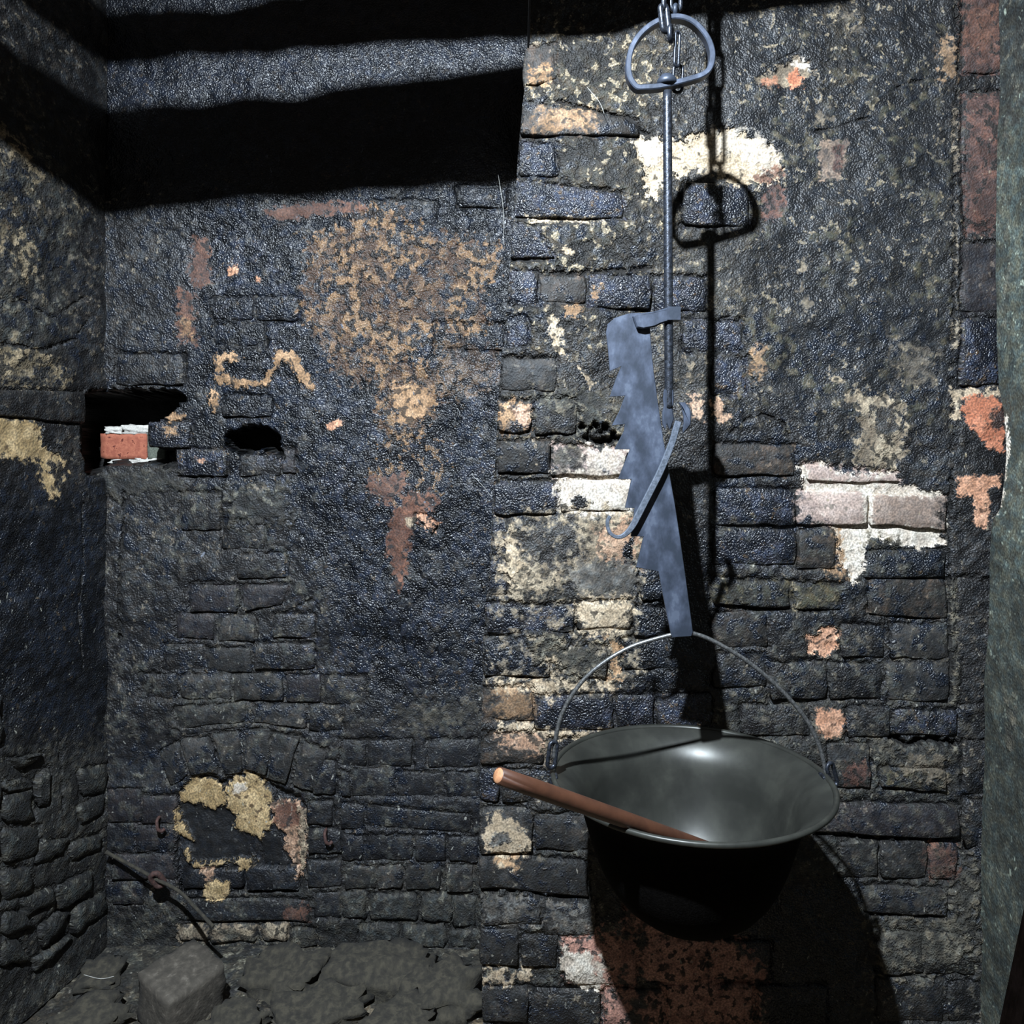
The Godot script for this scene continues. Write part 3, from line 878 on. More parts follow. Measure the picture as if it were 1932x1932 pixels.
func finish_material(k: Wall) -> void:
	var n := k.w * k.h
	var relief := PackedFloat32Array()
	relief.resize(n)
	for i in n:
		relief[i] = k.macro[i] + k.grit[i]
	var bump := Image.create_from_data(k.w, k.h, false, Image.FORMAT_RF, relief.to_byte_array())
	bump.bump_map_to_normal_map(k.s * 1.0)
	var m := StandardMaterial3D.new()
	m.albedo_texture = ImageTexture.create_from_image(Image.create_from_data(k.w, k.h, false, Image.FORMAT_RGB8, k.col))
	m.normal_enabled = true
	m.normal_texture = ImageTexture.create_from_image(bump)
	m.normal_scale = 1.0
	m.roughness = 1.0
	m.roughness_texture = ImageTexture.create_from_image(Image.create_from_data(k.w, k.h, false, Image.FORMAT_L8, k.rgh))
	m.metallic_specular = .45
	m.texture_repeat = true
	k.material = m


func relief_at(k: Wall, u: float, d: float) -> float:
	var x := clampi(int(u * k.s), 1, k.w - 2)
	var y := clampi(int(d * k.s), 1, k.h - 2)
	var i := y * k.w + x
	var m := .2 * (k.macro[i] + k.macro[i - 1] + k.macro[i + 1] + k.macro[i - k.w] + k.macro[i + k.w])
	var g := .2 * (k.grit[i] + k.grit[i - 1] + k.grit[i + 1] + k.grit[i - k.w] + k.grit[i + k.w])
	var wave: int = n_big[((y / 2 + 300) & 1023) * TILE + ((x / 2 + k.seed_at) & 1023)]
	return m + g * .8 + (wave - 128) * k.wave


# ------------------------------------------------------------------ wall bodies
func wall_node(k: Wall, called: String, label: String, place: Transform3D, nx: int, ny: int, thick: float) -> MeshInstance3D:
	var nv := (nx + 1) * (ny + 1)
	var hs := PackedFloat32Array()
	hs.resize(nv)
	var us := PackedFloat32Array()
	us.resize(nv)
	var verts := PackedVector3Array()
	var norms := PackedVector3Array()
	var uvs := PackedVector2Array()
	var tans := PackedFloat32Array()
	var idx := PackedInt32Array()
	for j in ny + 1:
		var d := k.vh * j / ny
		var l := k.left_at(d)
		for i in nx + 1:
			var uu := lerpf(l, k.uw, float(i) / nx)
			us[j * (nx + 1) + i] = uu
			hs[j * (nx + 1) + i] = relief_at(k, uu, d)
	var dd := k.vh / ny
	for j in ny + 1:
		for i in nx + 1:
			var q := j * (nx + 1) + i
			var ql := q - 1 if i > 0 else q
			var qr := q + 1 if i < nx else q
			var qu := q - nx - 1 if j > 0 else q
			var qd := q + nx + 1 if j < ny else q
			var gx := (hs[qr] - hs[ql]) / maxf(us[qr] - us[ql], .1)
			var gy := (hs[qu] - hs[qd]) / (dd * (2.0 if j > 0 and j < ny else 1.0))
			verts.append(Vector3(us[q], k.vh - dd * j, hs[q]) * .001)
			norms.append(Vector3(-gx, -gy, 1.0).normalized())
			uvs.append(Vector2(us[q] / k.uw, dd * j / k.vh))
			tans.append_array(PackedFloat32Array([1, 0, 0, 1]))
	for j in ny:
		for i in nx:
			var a := j * (nx + 1) + i
			var b := a + 1
			var c := a + nx + 1
			var e := c + 1
			idx.append_array(PackedInt32Array([a, b, e, a, e, c]))
	# the other faces of the slab
	var rim := PackedInt32Array()
	for i in nx:
		rim.append(i)
	for j in ny:
		rim.append(j * (nx + 1) + nx)
	for i in nx:
		rim.append(ny * (nx + 1) + nx - i)
	for j in ny:
		rim.append((ny - j) * (nx + 1))
	var n := rim.size()
	for t in n:
		var a3 := verts[rim[t]]
		var b3 := verts[rim[(t + 1) % n]]
		var ua := uvs[rim[t]]
		var ub := uvs[rim[(t + 1) % n]]
		var along := (b3 - a3).normalized()
		var nn := Vector3(-along.y, along.x, 0).normalized()
		var off := Vector2(nn.x / (k.uw * .001), -nn.y / (k.vh * .001)) * thick
		var at := verts.size()
		for p in [[a3, ua], [Vector3(a3.x, a3.y, -thick), ua - off], [b3, ub], [Vector3(b3.x, b3.y, -thick), ub - off]]:
			verts.append(p[0])
			uvs.append(p[1])
			norms.append(nn)
			tans.append_array(PackedFloat32Array([along.x, along.y, along.z, 1]))
		idx.append_array(PackedInt32Array([at, at + 1, at + 2, at + 2, at + 1, at + 3]))
	var at := verts.size()
	for p in [Vector2(k.left_at(0), 0), Vector2(k.uw, 0), Vector2(k.uw, k.vh), Vector2(k.left_at(k.vh), k.vh)]:
		verts.append(Vector3(p.x * .001, (k.vh - p.y) * .001, -thick))
		uvs.append(Vector2(p.x / k.uw, p.y / k.vh))
		norms.append(Vector3(0, 0, -1))
		tans.append_array(PackedFloat32Array([-1, 0, 0, 1]))
	idx.append_array(PackedInt32Array([at, at + 2, at + 1, at, at + 3, at + 2]))
	var arrays := []
	arrays.resize(Mesh.ARRAY_MAX)
	arrays[Mesh.ARRAY_VERTEX] = verts
	arrays[Mesh.ARRAY_NORMAL] = norms
	arrays[Mesh.ARRAY_TEX_UV] = uvs
	arrays[Mesh.ARRAY_TANGENT] = tans
	arrays[Mesh.ARRAY_INDEX] = idx
	var m := ArrayMesh.new()
	m.add_surface_from_arrays(Mesh.PRIMITIVE_TRIANGLES, arrays)
	var o := part(called, m, k.material)
	o.transform = place
	tag(o, label, "wall", "", "structure")
	for b in k.bricks:
		part("stone" if b[0] == "stone" else "brick", brick_body(k, b[0], b[1], b[2]), k.material, o)
	return o


# a brick or stone from its four corners: a broken outline, a narrow worn arris, a slightly tilted face, sides that run into the wall
func brick_body(k: Wall, cls: String, proud: float, mm: Array) -> ArrayMesh:
	var c := []
	for i in 4:
		c.append(Vector2(mm[i * 2], mm[i * 2 + 1]))
	var stone := cls == "stone"
	var rough := stone or cls == "ash2" or cls == "greylight2" or cls == "cream2"
	var wide: float = c[0].distance_to(c[1])
	var tall: float = c[0].distance_to(c[3])
	var inset := 7.0 if rough else 3.0
	var along := [0.0, inset / wide, .2, .4, .6, .8, 1.0 - inset / wide, 1.0]
	var down := [0.0, inset / tall, .35, .65, 1.0 - inset / tall, 1.0]
	var nx := along.size() - 1
	var ny := down.size() - 1
	var front := proud * .55 + .5 if not stone else proud
	var tilt := Vector2(rng.randf_range(-2, 2), rng.randf_range(-1.5, 1.5))
	var shift := rng.randf() * 500.0
	var wob := FastNoiseLite.new()
	wob.seed = rng.randi() % 1000
	wob.frequency = .022
	var st := SurfaceTool.new()
	st.begin(Mesh.PRIMITIVE_TRIANGLES)
	st.set_smooth_group(0)
	var pos: Array = []
	for j in ny + 1:
		for i in nx + 1:
			var a: float = along[i]
			var b: float = down[j]
			var p: Vector2 = c[0].lerp(c[1], a).lerp(c[3].lerp(c[2], a), b)
			var q := p * 1.0
			p += Vector2(wob.get_noise_2d(q.x, q.y + shift), wob.get_noise_2d(q.x + 300.0, q.y + shift)) * (9.0 if rough else 6.0)
			var rim := i == 0 or j == 0 or i == nx or j == ny
			var corner := (i == 0 or i == nx) and (j == 0 or j == ny)
			if corner:
				p = p.move_toward((c[0] + c[1] + c[2] + c[3]) * .25, rng.randf_range(1.0, 5.0) if not rough else rng.randf_range(4.0, 10.0))
			var hgt := front + tilt.x * (a - .5) * 2.0 + tilt.y * (b - .5) * 2.0 + wob.get_noise_2d(q.x * 1.5, q.y * 1.5) * 2.5
			if rough:
				hgt += wob.get_noise_2d(q.x * 2.5 + 90.0, q.y * 2.5) * 6.0
				if stone:
					hgt += 5.0 * (1.0 - pow(absf(a - .5) * 2.0, 2.0)) * (1.0 - pow(absf(b - .5) * 2.0, 2.0)) - 3.0
			if rim:
				hgt -= rng.randf_range(1.0, 3.0) if not rough else rng.randf_range(3.0, 6.0)
			pos.append([p, hgt])
			st.set_uv(Vector2(p.x / k.uw, p.y / k.vh))
			st.add_vertex(Vector3(p.x, k.vh - p.y, hgt) * .001)
	for j in ny:
		for i in nx:
			var q := j * (nx + 1) + i
			for t in [q, q + 1, q + nx + 2, q, q + nx + 2, q + nx + 1]:
				st.add_index(t)
	var ring: Array = []
	for i in nx:
		ring.append(i)
	for j in ny:
		ring.append(j * (nx + 1) + nx)
	for i in nx:
		ring.append(ny * (nx + 1) + nx - i)
	for j in ny:
		ring.append((ny - j) * (nx + 1))
	var mid: Vector2 = (c[0] + c[1] + c[2] + c[3]) * .25
	var base := pos.size()
	for r in ring:
		var p: Vector2 = pos[r][0]
		for deep in 2:
			var uv := p + (p - mid).normalized() * (8.0 * deep)
			st.set_uv(Vector2(uv.x / k.uw, uv.y / k.vh))
			st.add_vertex(Vector3(p.x, k.vh - p.y, pos[r][1] if deep == 0 else -28.0) * .001)
	for t in ring.size():
		var e := base + t * 2
		var f := base + ((t + 1) % ring.size()) * 2
		for v in [e, e + 1, f, f, e + 1, f + 1]:
			st.add_index(v)
	st.generate_normals()
	st.generate_tangents()
	return st.commit()


# ------------------------------------------------------------------ shapes for things
func flat_material(c: Color, rough: float, metal := 0.0, spec := .5) -> StandardMaterial3D:
	var m := StandardMaterial3D.new()
	m.albedo_color = c
	m.roughness = rough
	m.metallic = metal
	m.metallic_specular = spec
	return m


# worn metal, wood or stone: blotches and fine grain laid through the solid in the object's own axes
func grained(dark: Color, light: Color, freq: float, rough: float, metal: float, scale: Vector3, bump := 1.0, spots := Color(0, 0, 0, 0)) -> StandardMaterial3D:
	var m := flat_material(Color.WHITE, rough, metal)
	var nz := FastNoiseLite.new()
	nz.seed = 21
	nz.frequency = freq
	nz.fractal_octaves = 5
	nz.fractal_gain = .6
	var g := Gradient.new()
	g.offsets = PackedFloat32Array([.25, .5, .72, .80]) if spots.a > 0.0 else PackedFloat32Array([.2, .5, .7, .85])
	g.colors = PackedColorArray([dark, dark.lerp(light, .5), light, spots if spots.a > 0.0 else light])
	var t := NoiseTexture2D.new()
	t.width = 512
	t.height = 512
	t.seamless = true
	t.noise = nz
	t.color_ramp = g
	m.albedo_texture = t
	var nb := FastNoiseLite.new()
	nb.seed = 31
	nb.frequency = freq * 2.5
	nb.fractal_octaves = 4
	var b := NoiseTexture2D.new()
	b.width = 512
	b.height = 512
	b.seamless = true
	b.noise = nb
	b.as_normal_map = true
	b.bump_strength = 2.0
	m.normal_enabled = true
	m.normal_texture = b
	m.normal_scale = bump
	m.uv1_triplanar = true
	m.uv1_scale = scale
	return m


# a bar swept along points: section given as (sideways, depth) half sizes per point, sides = 4 for flat bars or more for round ones
func sweep(points: Array, half_a: Array, half_b: Array, sides: int, closed := false, depth_axis := Vector3(0, 0, 1)) -> ArrayMesh:
	var st := SurfaceTool.new()
	st.begin(Mesh.PRIMITIVE_TRIANGLES)
	var n := points.size()
	var flat := sides == 4
	var ring := 8 if flat else sides
	for i in n:
		var p: Vector3 = points[i]
		var before: Vector3 = points[(i - 1 + n) % n] if closed or i > 0 else p
		var after: Vector3 = points[(i + 1) % n] if closed or i < n - 1 else p
		var dir := (after - before).normalized()
		var side := dir.cross(depth_axis).normalized()
		var deep := side.cross(dir).normalized()
		var a: float = half_a[mini(i, half_a.size() - 1)]
		var b: float = half_b[mini(i, half_b.size() - 1)]
		for q in ring:
			var x: float
			var y: float
			if flat:
				var cut := minf(a, b) * .35
				var sx: float = [a, a, a - cut, -a + cut, -a, -a, -a + cut, a - cut][q]
				var sy: float = [-b + cut, b - cut, b, b, b - cut, -b + cut, -b, -b][q]
				x = sx
				y = sy
			else:
				x = a * cos(TAU * q / ring)
				y = b * sin(TAU * q / ring)
			st.set_smooth_group(0 if not flat else q + 1)
			st.add_vertex(p + side * x + deep * y)
	var spans := n if closed else n - 1
	for i in spans:
		for q in ring:
			var a := i * ring + q
			var b := i * ring + (q + 1) % ring
			var c := ((i + 1) % n) * ring + q
			var e := ((i + 1) % n) * ring + (q + 1) % ring
			for v in [a, b, c, b, e, c]:
				st.add_index(v)
	if not closed:
		for q in range(1, ring - 1):
			for v in [0, q + 1, q]:
				st.add_index(v)
			for v in [(n - 1) * ring, (n - 1) * ring + q, (n - 1) * ring + q + 1]:
				st.add_index(v)
	var m := st.commit()
	var s2 := SurfaceTool.new()
	s2.create_from(m, 0)
	if flat:
		s2.deindex()
		s2.generate_normals()
		return smooth_along(s2.commit(), 40.0)
	s2.generate_normals()
	return s2.commit()


# soft normals across edges flatter than the given angle
func smooth_along(m: ArrayMesh, limit: float) -> ArrayMesh:
	var a := m.surface_get_arrays(0)
	var v: PackedVector3Array = a[Mesh.ARRAY_VERTEX]
	var out := PackedVector3Array()
	out.resize(v.size())
	var faces := PackedVector3Array()
	var where := {}
	for t in range(0, v.size(), 3):
		var f := (v[t + 2] - v[t]).cross(v[t + 1] - v[t])
		faces.append(f)
		for q in 3:
			var key := (v[t + q] * 20000.0).round()
			if not where.has(key):
				where[key] = []
			where[key].append(t / 3)
	var lim := cos(deg_to_rad(limit))
	for t in range(0, v.size(), 3):
		var f := faces[t / 3]
		var fn := f.normalized()
		for q in 3:
			var sum := Vector3.ZERO
			for o in where[(v[t + q] * 20000.0).round()]:
				if faces[o].normalized().dot(fn) > lim:
					sum += faces[o]
			out[t + q] = sum.normalized() if sum.length() > 1e-12 else fn
	var arrays := []
	arrays.resize(Mesh.ARRAY_MAX)
	arrays[Mesh.ARRAY_VERTEX] = v
	arrays[Mesh.ARRAY_NORMAL] = out
	var r := ArrayMesh.new()
	r.add_surface_from_arrays(Mesh.PRIMITIVE_TRIANGLES, arrays)
	return r


func smoothed(points: Array, per: int, closed := false) -> Array:
	var out := []
	var n := points.size()
	for i in (n if closed else n - 1):
		var a: Vector3 = points[(i - 1 + n) % n] if closed or i > 0 else points[0]
		var b: Vector3 = points[i]
		var c: Vector3 = points[(i + 1) % n]
		var e: Vector3 = points[(i + 2) % n] if closed or i < n - 2 else points[n - 1]
		for k in per:
			out.append(b.cubic_interpolate(c, a, e, float(k) / per))
	if not closed:
		out.append(points[n - 1])
	return out


func vecs(mm: Array, z := 0.0) -> Array:
	var out := []
	for i in range(0, mm.size(), 2):
		out.append(Vector3(mm[i], mm[i + 1], z) * .001)
	return out


# a plate cut to an outline (mm), thickness in mm, with a small bevel
func plate(mm: Array, thick: float, bevel: float) -> ArrayMesh:
	var poly := PackedVector2Array()
	for i in range(0, mm.size(), 2):
		poly.append(Vector2(mm[i], mm[i + 1]))
	if Geometry2D.is_polygon_clockwise(poly):
		poly.reverse()
	var inner := Geometry2D.offset_polygon(poly, -bevel, Geometry2D.JOIN_MITER)
	var n := poly.size()
	var tri := Geometry2D.triangulate_polygon(poly)
	var st := SurfaceTool.new()
	st.begin(Mesh.PRIMITIVE_TRIANGLES)
	var z := thick * .5
	var shrunk := PackedVector2Array()
	for i in n:
		var p := poly[i]
		var e1 := (p - poly[(i - 1 + n) % n]).normalized()
		var e2 := (poly[(i + 1) % n] - p).normalized()
		var nrm := Vector2(-(e1.y + e2.y), e1.x + e2.x)
		nrm = nrm.normalized() if nrm.length() > .01 else Vector2(-e1.y, e1.x)
		shrunk.append(p + nrm * bevel)
	for side in [1.0, -1.0]:
		for t in range(0, tri.size(), 3):
			var order := [tri[t], tri[t + 1], tri[t + 2]]
			var area := (shrunk[order[1]] - shrunk[order[0]]).cross(shrunk[order[2]] - shrunk[order[0]])
			if (area > 0.0) == (side > 0.0):
				order.reverse()
			for q in order:
				st.add_vertex(Vector3(shrunk[q].x, shrunk[q].y, side * z) * .001)
	for i in n:
		var j := (i + 1) % n
		var rows := [[shrunk, z], [poly, z - bevel], [poly, bevel - z], [shrunk, -z]]
		for r in 3:
			var A: Vector2 = rows[r][0][i]
			var B: Vector2 = rows[r][0][j]
			var C: Vector2 = rows[r + 1][0][i]
			var D: Vector2 = rows[r + 1][0][j]
			var a := Vector3(A.x, A.y, rows[r][1]) * .001
			var b := Vector3(B.x, B.y, rows[r][1]) * .001
			var c := Vector3(C.x, C.y, rows[r + 1][1]) * .001
			var e := Vector3(D.x, D.y, rows[r + 1][1]) * .001
			for v in [a, b, c, b, e, c]:
				st.add_vertex(v)
	st.generate_normals()
	return smooth_along(st.commit(), 25.0)


func lathe(profile: Array, segments: int) -> ArrayMesh:
	var st := SurfaceTool.new()
	st.begin(Mesh.PRIMITIVE_TRIANGLES)
	var n := profile.size() / 2
	for i in n:
		for s in segments + 1:
			var a := TAU * s / segments
			st.set_smooth_group(0)
			st.set_uv(Vector2(float(s) / segments, float(i) / n))
			st.add_vertex(Vector3(profile[i * 2] * cos(a), profile[i * 2 + 1], profile[i * 2] * sin(a)) * .001)
	for i in n - 1:
		for s in segments:
			var a := i * (segments + 1) + s
			for v in [a, a + segments + 1, a + 1, a + 1, a + segments + 1, a + segments + 2]:
				st.add_index(v)
	st.generate_normals()
	return st.commit()


# a broken stone: a box rounded and knocked about
func stone_body(size: Vector3, round_by: float, jitter: float, s: int) -> ArrayMesh:
	var r := RandomNumberGenerator.new()
	r.seed = s
	var nz := FastNoiseLite.new()
	nz.seed = s
	nz.frequency = 1.1
	nz.fractal_octaves = 3
	var st := SurfaceTool.new()
	st.begin(Mesh.PRIMITIVE_TRIANGLES)
	var n := 7
	var count := 0
	for f in 6:
		var ax: Vector3 = [Vector3.RIGHT, Vector3.LEFT, Vector3.UP, Vector3.DOWN, Vector3.BACK, Vector3.FORWARD][f]
		var bx: Vector3 = [Vector3.UP, Vector3.UP, Vector3.BACK, Vector3.BACK, Vector3.UP, Vector3.UP][f]
		var cx := bx.cross(ax)
		for j in n + 1:
			for i in n + 1:
				var p := ax + cx * (2.0 * i / n - 1.0) + bx * (2.0 * j / n - 1.0)
				var ball := p.normalized() * 1.25
				p = p.lerp(ball, round_by)
				p *= 1.0 + nz.get_noise_3dv(p) * jitter
				st.set_smooth_group(0)
				st.add_vertex(p * size * .5)
		for j in n:
			for i in n:
				var q := count + j * (n + 1) + i
				for v in [q, q + n + 1, q + 1, q + 1, q + n + 1, q + n + 2]:
					st.add_index(v)
		count += (n + 1) * (n + 1)
	st.generate_normals()
	return st.commit()


# ------------------------------------------------------------------ light and what cuts it
func work_lamp(at: Vector3, aim: Vector3, energy: float) -> void:
	var o := thing("work_lamp", at, "small round white work lamp hung above in front of the hearth", "lamp")
	o.look_at_from_position(at, aim)
	var shell := part("lamp_shade", lathe([0, -44, 36, -40, 40, 8, 44, 8, 40, -50, 26, -68, 0, -70], 28), flat_material(Color(.1, .1, .1), .5, .6), o)
	shell.rotation.x = -PI / 2
	var glow := flat_material(Color(.9, .95, 1), .5)
	glow.emission_enabled = true
	glow.emission = Color(.93, .97, 1)
	glow.emission_energy_multiplier = 3.0
	var disc := CylinderMesh.new()
	disc.top_radius = .022
	disc.bottom_radius = .022
	disc.height = .006
	var bulb := part("lamp_bulb", disc, glow, o)
	bulb.rotation.x = PI / 2
	bulb.position.z = .026
	var cord := part("lamp_cord", sweep([Vector3(0, 0, 0), Vector3(0, .2, 0), Vector3(0, .43, 0)], [.003], [.003], 6), flat_material(Color(.06, .06, .06), .6), o)
	cord.global_transform = Transform3D(Basis(), at + Vector3(0, .02, .05))
	var l := SpotLight3D.new()
	l.name = "lamp_light"
	l.light_color = Color(.91, .955, 1.0)
	l.light_energy = energy
	l.spot_range = 12.0
	l.spot_attenuation = 2.0
	l.spot_angle = 72.0
	l.spot_angle_attenuation = 1.0
	l.light_size = .02
	l.shadow_enabled = true
	o.add_child(l)
	var slab := BoxMesh.new()
	slab.size = Vector3(3.0, .12, 1.5)
	var ceil := part("ceiling", slab, grained(Color(.16, .15, .14), Color(.26, .25, .23), .02, .9, 0.0, Vector3(1, 1, 1)))
	ceil.position = Vector3(0, 2.97, .1)
	tag(ceil, "dark plaster ceiling in front of the hearth", "ceiling", "", "structure")


# rough timbers laid across the hearth, each outline given as its lower and upper edge (x, height in mm)
func smoke_beam(label: String, low: Array, high: Array, z: float) -> void:
	var r := RandomNumberGenerator.new()
	r.seed = int(z * 1000) + low.size()
	var out := []
	for e in [low, high]:
		var line := []
		for i in range(0, e.size() - 2, 2):
			for t in 7:
				var f := t / 7.0
				line.append([lerpf(e[i], e[i + 2], f), lerpf(e[i + 1], e[i + 3], f) + r.randf_range(-4.0, 4.0)])
		line.append([e[e.size() - 2], e[e.size() - 1]])
		if e == high:
			line.reverse()
		for p in line:
			out.append_array(p)
	var o := part("smoke_beam", plate(out, 34.0, 3.0), grained(Color(.07, .06, .05), Color(.14, .12, .1), .03, .8, 0.0, Vector3(1, 4, 4)))
	o.position = Vector3(0, 1.2, -z)
	tag(o, label, "beam")


func smoke_beams() -> void:
	smoke_beam("lower crooked blackened timber laid across the hearth above the pot", [-1190, 840, -900, 850, -781, 860, -694, 894, -445, 914, -170, 935, -88, 930, 291, 980, 1000, 1050], [-1190, 930, -900, 960, -781, 990, -694, 1028, -445, 1046, -149, 1084, 300, 1120, 1000, 1170], 1.0)
	smoke_beam("upper thinner blackened timber laid across the hearth", [-1190, 1010, -900, 1030, -790, 1050, -694, 1080, -400, 1096, -149, 1109, 300, 1150, 1000, 1210], [-1190, 1100, -900, 1120, -700, 1146, -540, 1152, -430, 1172, -149, 1215, 300, 1240, 1000, 1290], 1.06)


# through the hole in the recess wall: a clean brick of the wall behind, with its mortar
func hole_bricks() -> void:
	var wall: Node = get_node("wall_back")
	var clean := grained(Color(.50, .27, .20), Color(.60, .36, .27), .02, .85, 0.0, Vector3(5, 5, 5), .6, Color(.3, .1, .06))
	var lime := grained(Color(.60, .59, .57), Color(.72, .71, .68), .04, .9, 0.0, Vector3(8, 8, 8))
	var grey := grained(Color(.26, .28, .25), Color(.36, .38, .34), .04, .9, 0.0, Vector3(8, 8, 8))
	for b in [[264.9, 1210.8, 117, 64.6, 348.3, 1211.4, 44.4, 71.3]]:
		for i in range(0, b.size(), 4):
			var m := part("brick", stone_body(Vector3(b[i + 2], b[i + 3], .06) * .001 * Vector3(1, 1, 1000), .04, .03, 50 + i), clean if i == 0 else grey, wall)
			m.position = Vector3(b[i], b[i + 1], -128) * .001
	var lumps := [298, 1252.4, 67.1, 21.5, 266.4, 1171.1, 76.5, 14.8, 328.2, 1173.1, 65.8, 16.1, 238.9, 1251.7, 45.7, 17.5]
	for i in range(0, lumps.size(), 4):
		var m := part("mortar", stone_body(Vector3(lumps[i + 2] * .001, lumps[i + 3] * .001, .03), .35, .5, 70 + i), lime, wall)
		m.position = Vector3(lumps[i], lumps[i + 1], -112) * .001


# ------------------------------------------------------------------ hanging ironwork
func iron() -> StandardMaterial3D:
	return grained(Color(.175, .20, .245), Color(.27, .30, .36), .012, .46, .35, Vector3(4, 2.5, 4), .12, Color(.31, .345, .40))


func dark_iron() -> StandardMaterial3D:
	return grained(Color(.10, .11, .13), Color(.24, .26, .30), .03, .38, .6, Vector3(9, 9, 9), .5)


func trammel() -> void:
	var o := thing("trammel_hook", Vector3(0.2612, 0.9192, -1.18), "iron saw-toothed pot hook with ring handle hanging from the chain", "pot hook")
	var steel := iron()
	var ringp := smoothed(vecs([-71.2, 837, -81.3, 852.5, -82.7, 875.4, -76.6, 899.7, -61.8, 920.6, -41.6, 935.4, -21.3, 942.6, -3.8, 943.5, 13.7, 937.2, 29.2, 923.3, 40.7, 905.1, 45.4, 884.9, 41.7, 866, 30.6, 855.2, 11, 848.5, -14.6, 842, -36.2, 837.4, -57.7, 835.7]), 4, true)
	part("ring_handle", sweep(ringp, [.0042], [.0085], 4, true), steel, o)
	var rivet := part("rivet", lathe([0, 14, 9, 12, 15, 5, 16, 0, 14, -3, 0, -3], 18), steel, o)
	rivet.position = Vector3(-23.4, 844.4, 0) * .001
	var nub := part("swivel", link(.023, .023, .0036), steel, o)
	nub.rotation.y = 1.25
	nub.position = Vector3(-9.8, 955.4, 0) * .001
	var rodp := smoothed(vecs([-22.8, 832.5, -22, 687.7, -21.2, 533, -20.3, 402.8, -20.8, 345.9]), 6)
	part("rod", sweep(rodp, [.0070], [.0070], 16), dark_iron(), o)
	var foot := part("rod_foot", plate([-28.5, 374.3, -13.8, 374.3, -13, 357.3, -15.5, 344.2, -13, 329.6, -17.1, 316.6, -20.3, 311.7, -24.4, 321.4, -26.9, 311.7, -30.9, 321.4, -30.9, 339.4, -28.5, 349.1, -30.1, 360.5], 7.0, 2.0), steel, o)
	foot.position.z = .002
	var eye := part("pawl_eye", plate([-6.9, 354.6, 3.3, 354.2, 10.8, 344.8, 12.7, 334.6, 12.1, 320.7, 7, 313.2, 0.1, 307.5, -1.2, 313.2, 1.4, 323.3, 0.7, 334.6, -1.8, 344.8], 8.0, 2.0), steel, o)
	eye.position.z = .004
	var clamp := part("guide_clamp", plate([-77.6, 485, -71.3, 489.4, -44.8, 492.3, -20.8, 499.5, -8.1, 499.5, -7.2, 480.6, -19.5, 478.4, -34.7, 473.6, -43.5, 469.2, -61.2, 465.8, -71.3, 468], 9.0, 2.0), steel, o)
	clamp.position.z = .0075
	var wrap := BoxMesh.new()
	wrap.size = Vector3(.020, .020, .022)
	var band := part("guide_band", wrap, steel, o)
	band.position = Vector3(-15.1, 489.4, 2) * .001
	part("saw_blade", plate([-117.2, 461.4, -114.7, 474.4, -103.4, 484.2, -83.8, 490.7, -64.3, 492.3, -49.6, 481, -49.6, 463.9, -43.9, 402.8, -36.6, 349.9, -30.1, 305.2, -20.3, 248.2, -12.2, 203.4, -4.1, 150.6, 4.1, 93.6, 10.6, 44.8, 16.3, 2.4, 13.8, -4.1, -15.5, -5.7, -17.9, 0.8, -23.6, 28.5, -30.1, 61, -36.6, 95.2, -70.8, 101.7, -59.4, 148.9, -78.9, 148.9, -73.2, 192.1, -87.9, 192.9, -78.1, 236.8, -98.5, 236.8, -80.6, 282.4, -104.2, 282.4, -89.5, 310.9, -87.9, 321.4, -108.2, 319, -96.8, 340.2, -87.9, 364.6, -111.5, 363, -101.7, 391.4, -93.6, 410.2, -111.5, 402, -113.9, 435.4], 4.0, .8), steel, o)
	var pp := smoothed(vecs([-112, 181.3, -115.5, 174.7, -116, 167.1, -113.6, 158.3, -108.6, 152.2, -101.6, 149.2, -94.7, 150.1, -88.4, 153.9, -82, 160.2, -76.4, 168.4, -70, 180.8, -63.7, 193.2, -57.4, 205.5, -51.1, 217.9, -44.8, 230.3, -38.5, 242.7, -32.1, 256.9, -25.8, 272, -20.8, 284.7, -16.3, 297.3, -12.5, 311.2, -8.1, 325.1], 11.0), 4)
	var half := []
	for i in pp.size():
		var t := float(i) / (pp.size() - 1)
		half.append(lerpf(.0027, .0050, smoothstep(.2, .5, t)))
	part("pawl", sweep(pp, half, [.0030], 4), grained(Color(.30, .33, .37), Color(.40, .43, .48), .03, .42, .4, Vector3(8, 8, 8), .25), o)


func link(length: float, width: float, wire: float) -> ArrayMesh:
	var p := []
	var r := width * .5 - wire
	var s := maxf(length * .5 - wire - r, 0.0)
	for i in 9:
		var a := PI * i / 8.0
		p.append(Vector3(r * cos(a), s + r * sin(a), 0))
	for i in 9:
		var a := PI + PI * i / 8.0
		p.append(Vector3(r * cos(a), -s + r * sin(a), 0))
	return sweep(p, [wire], [wire], 10, true)


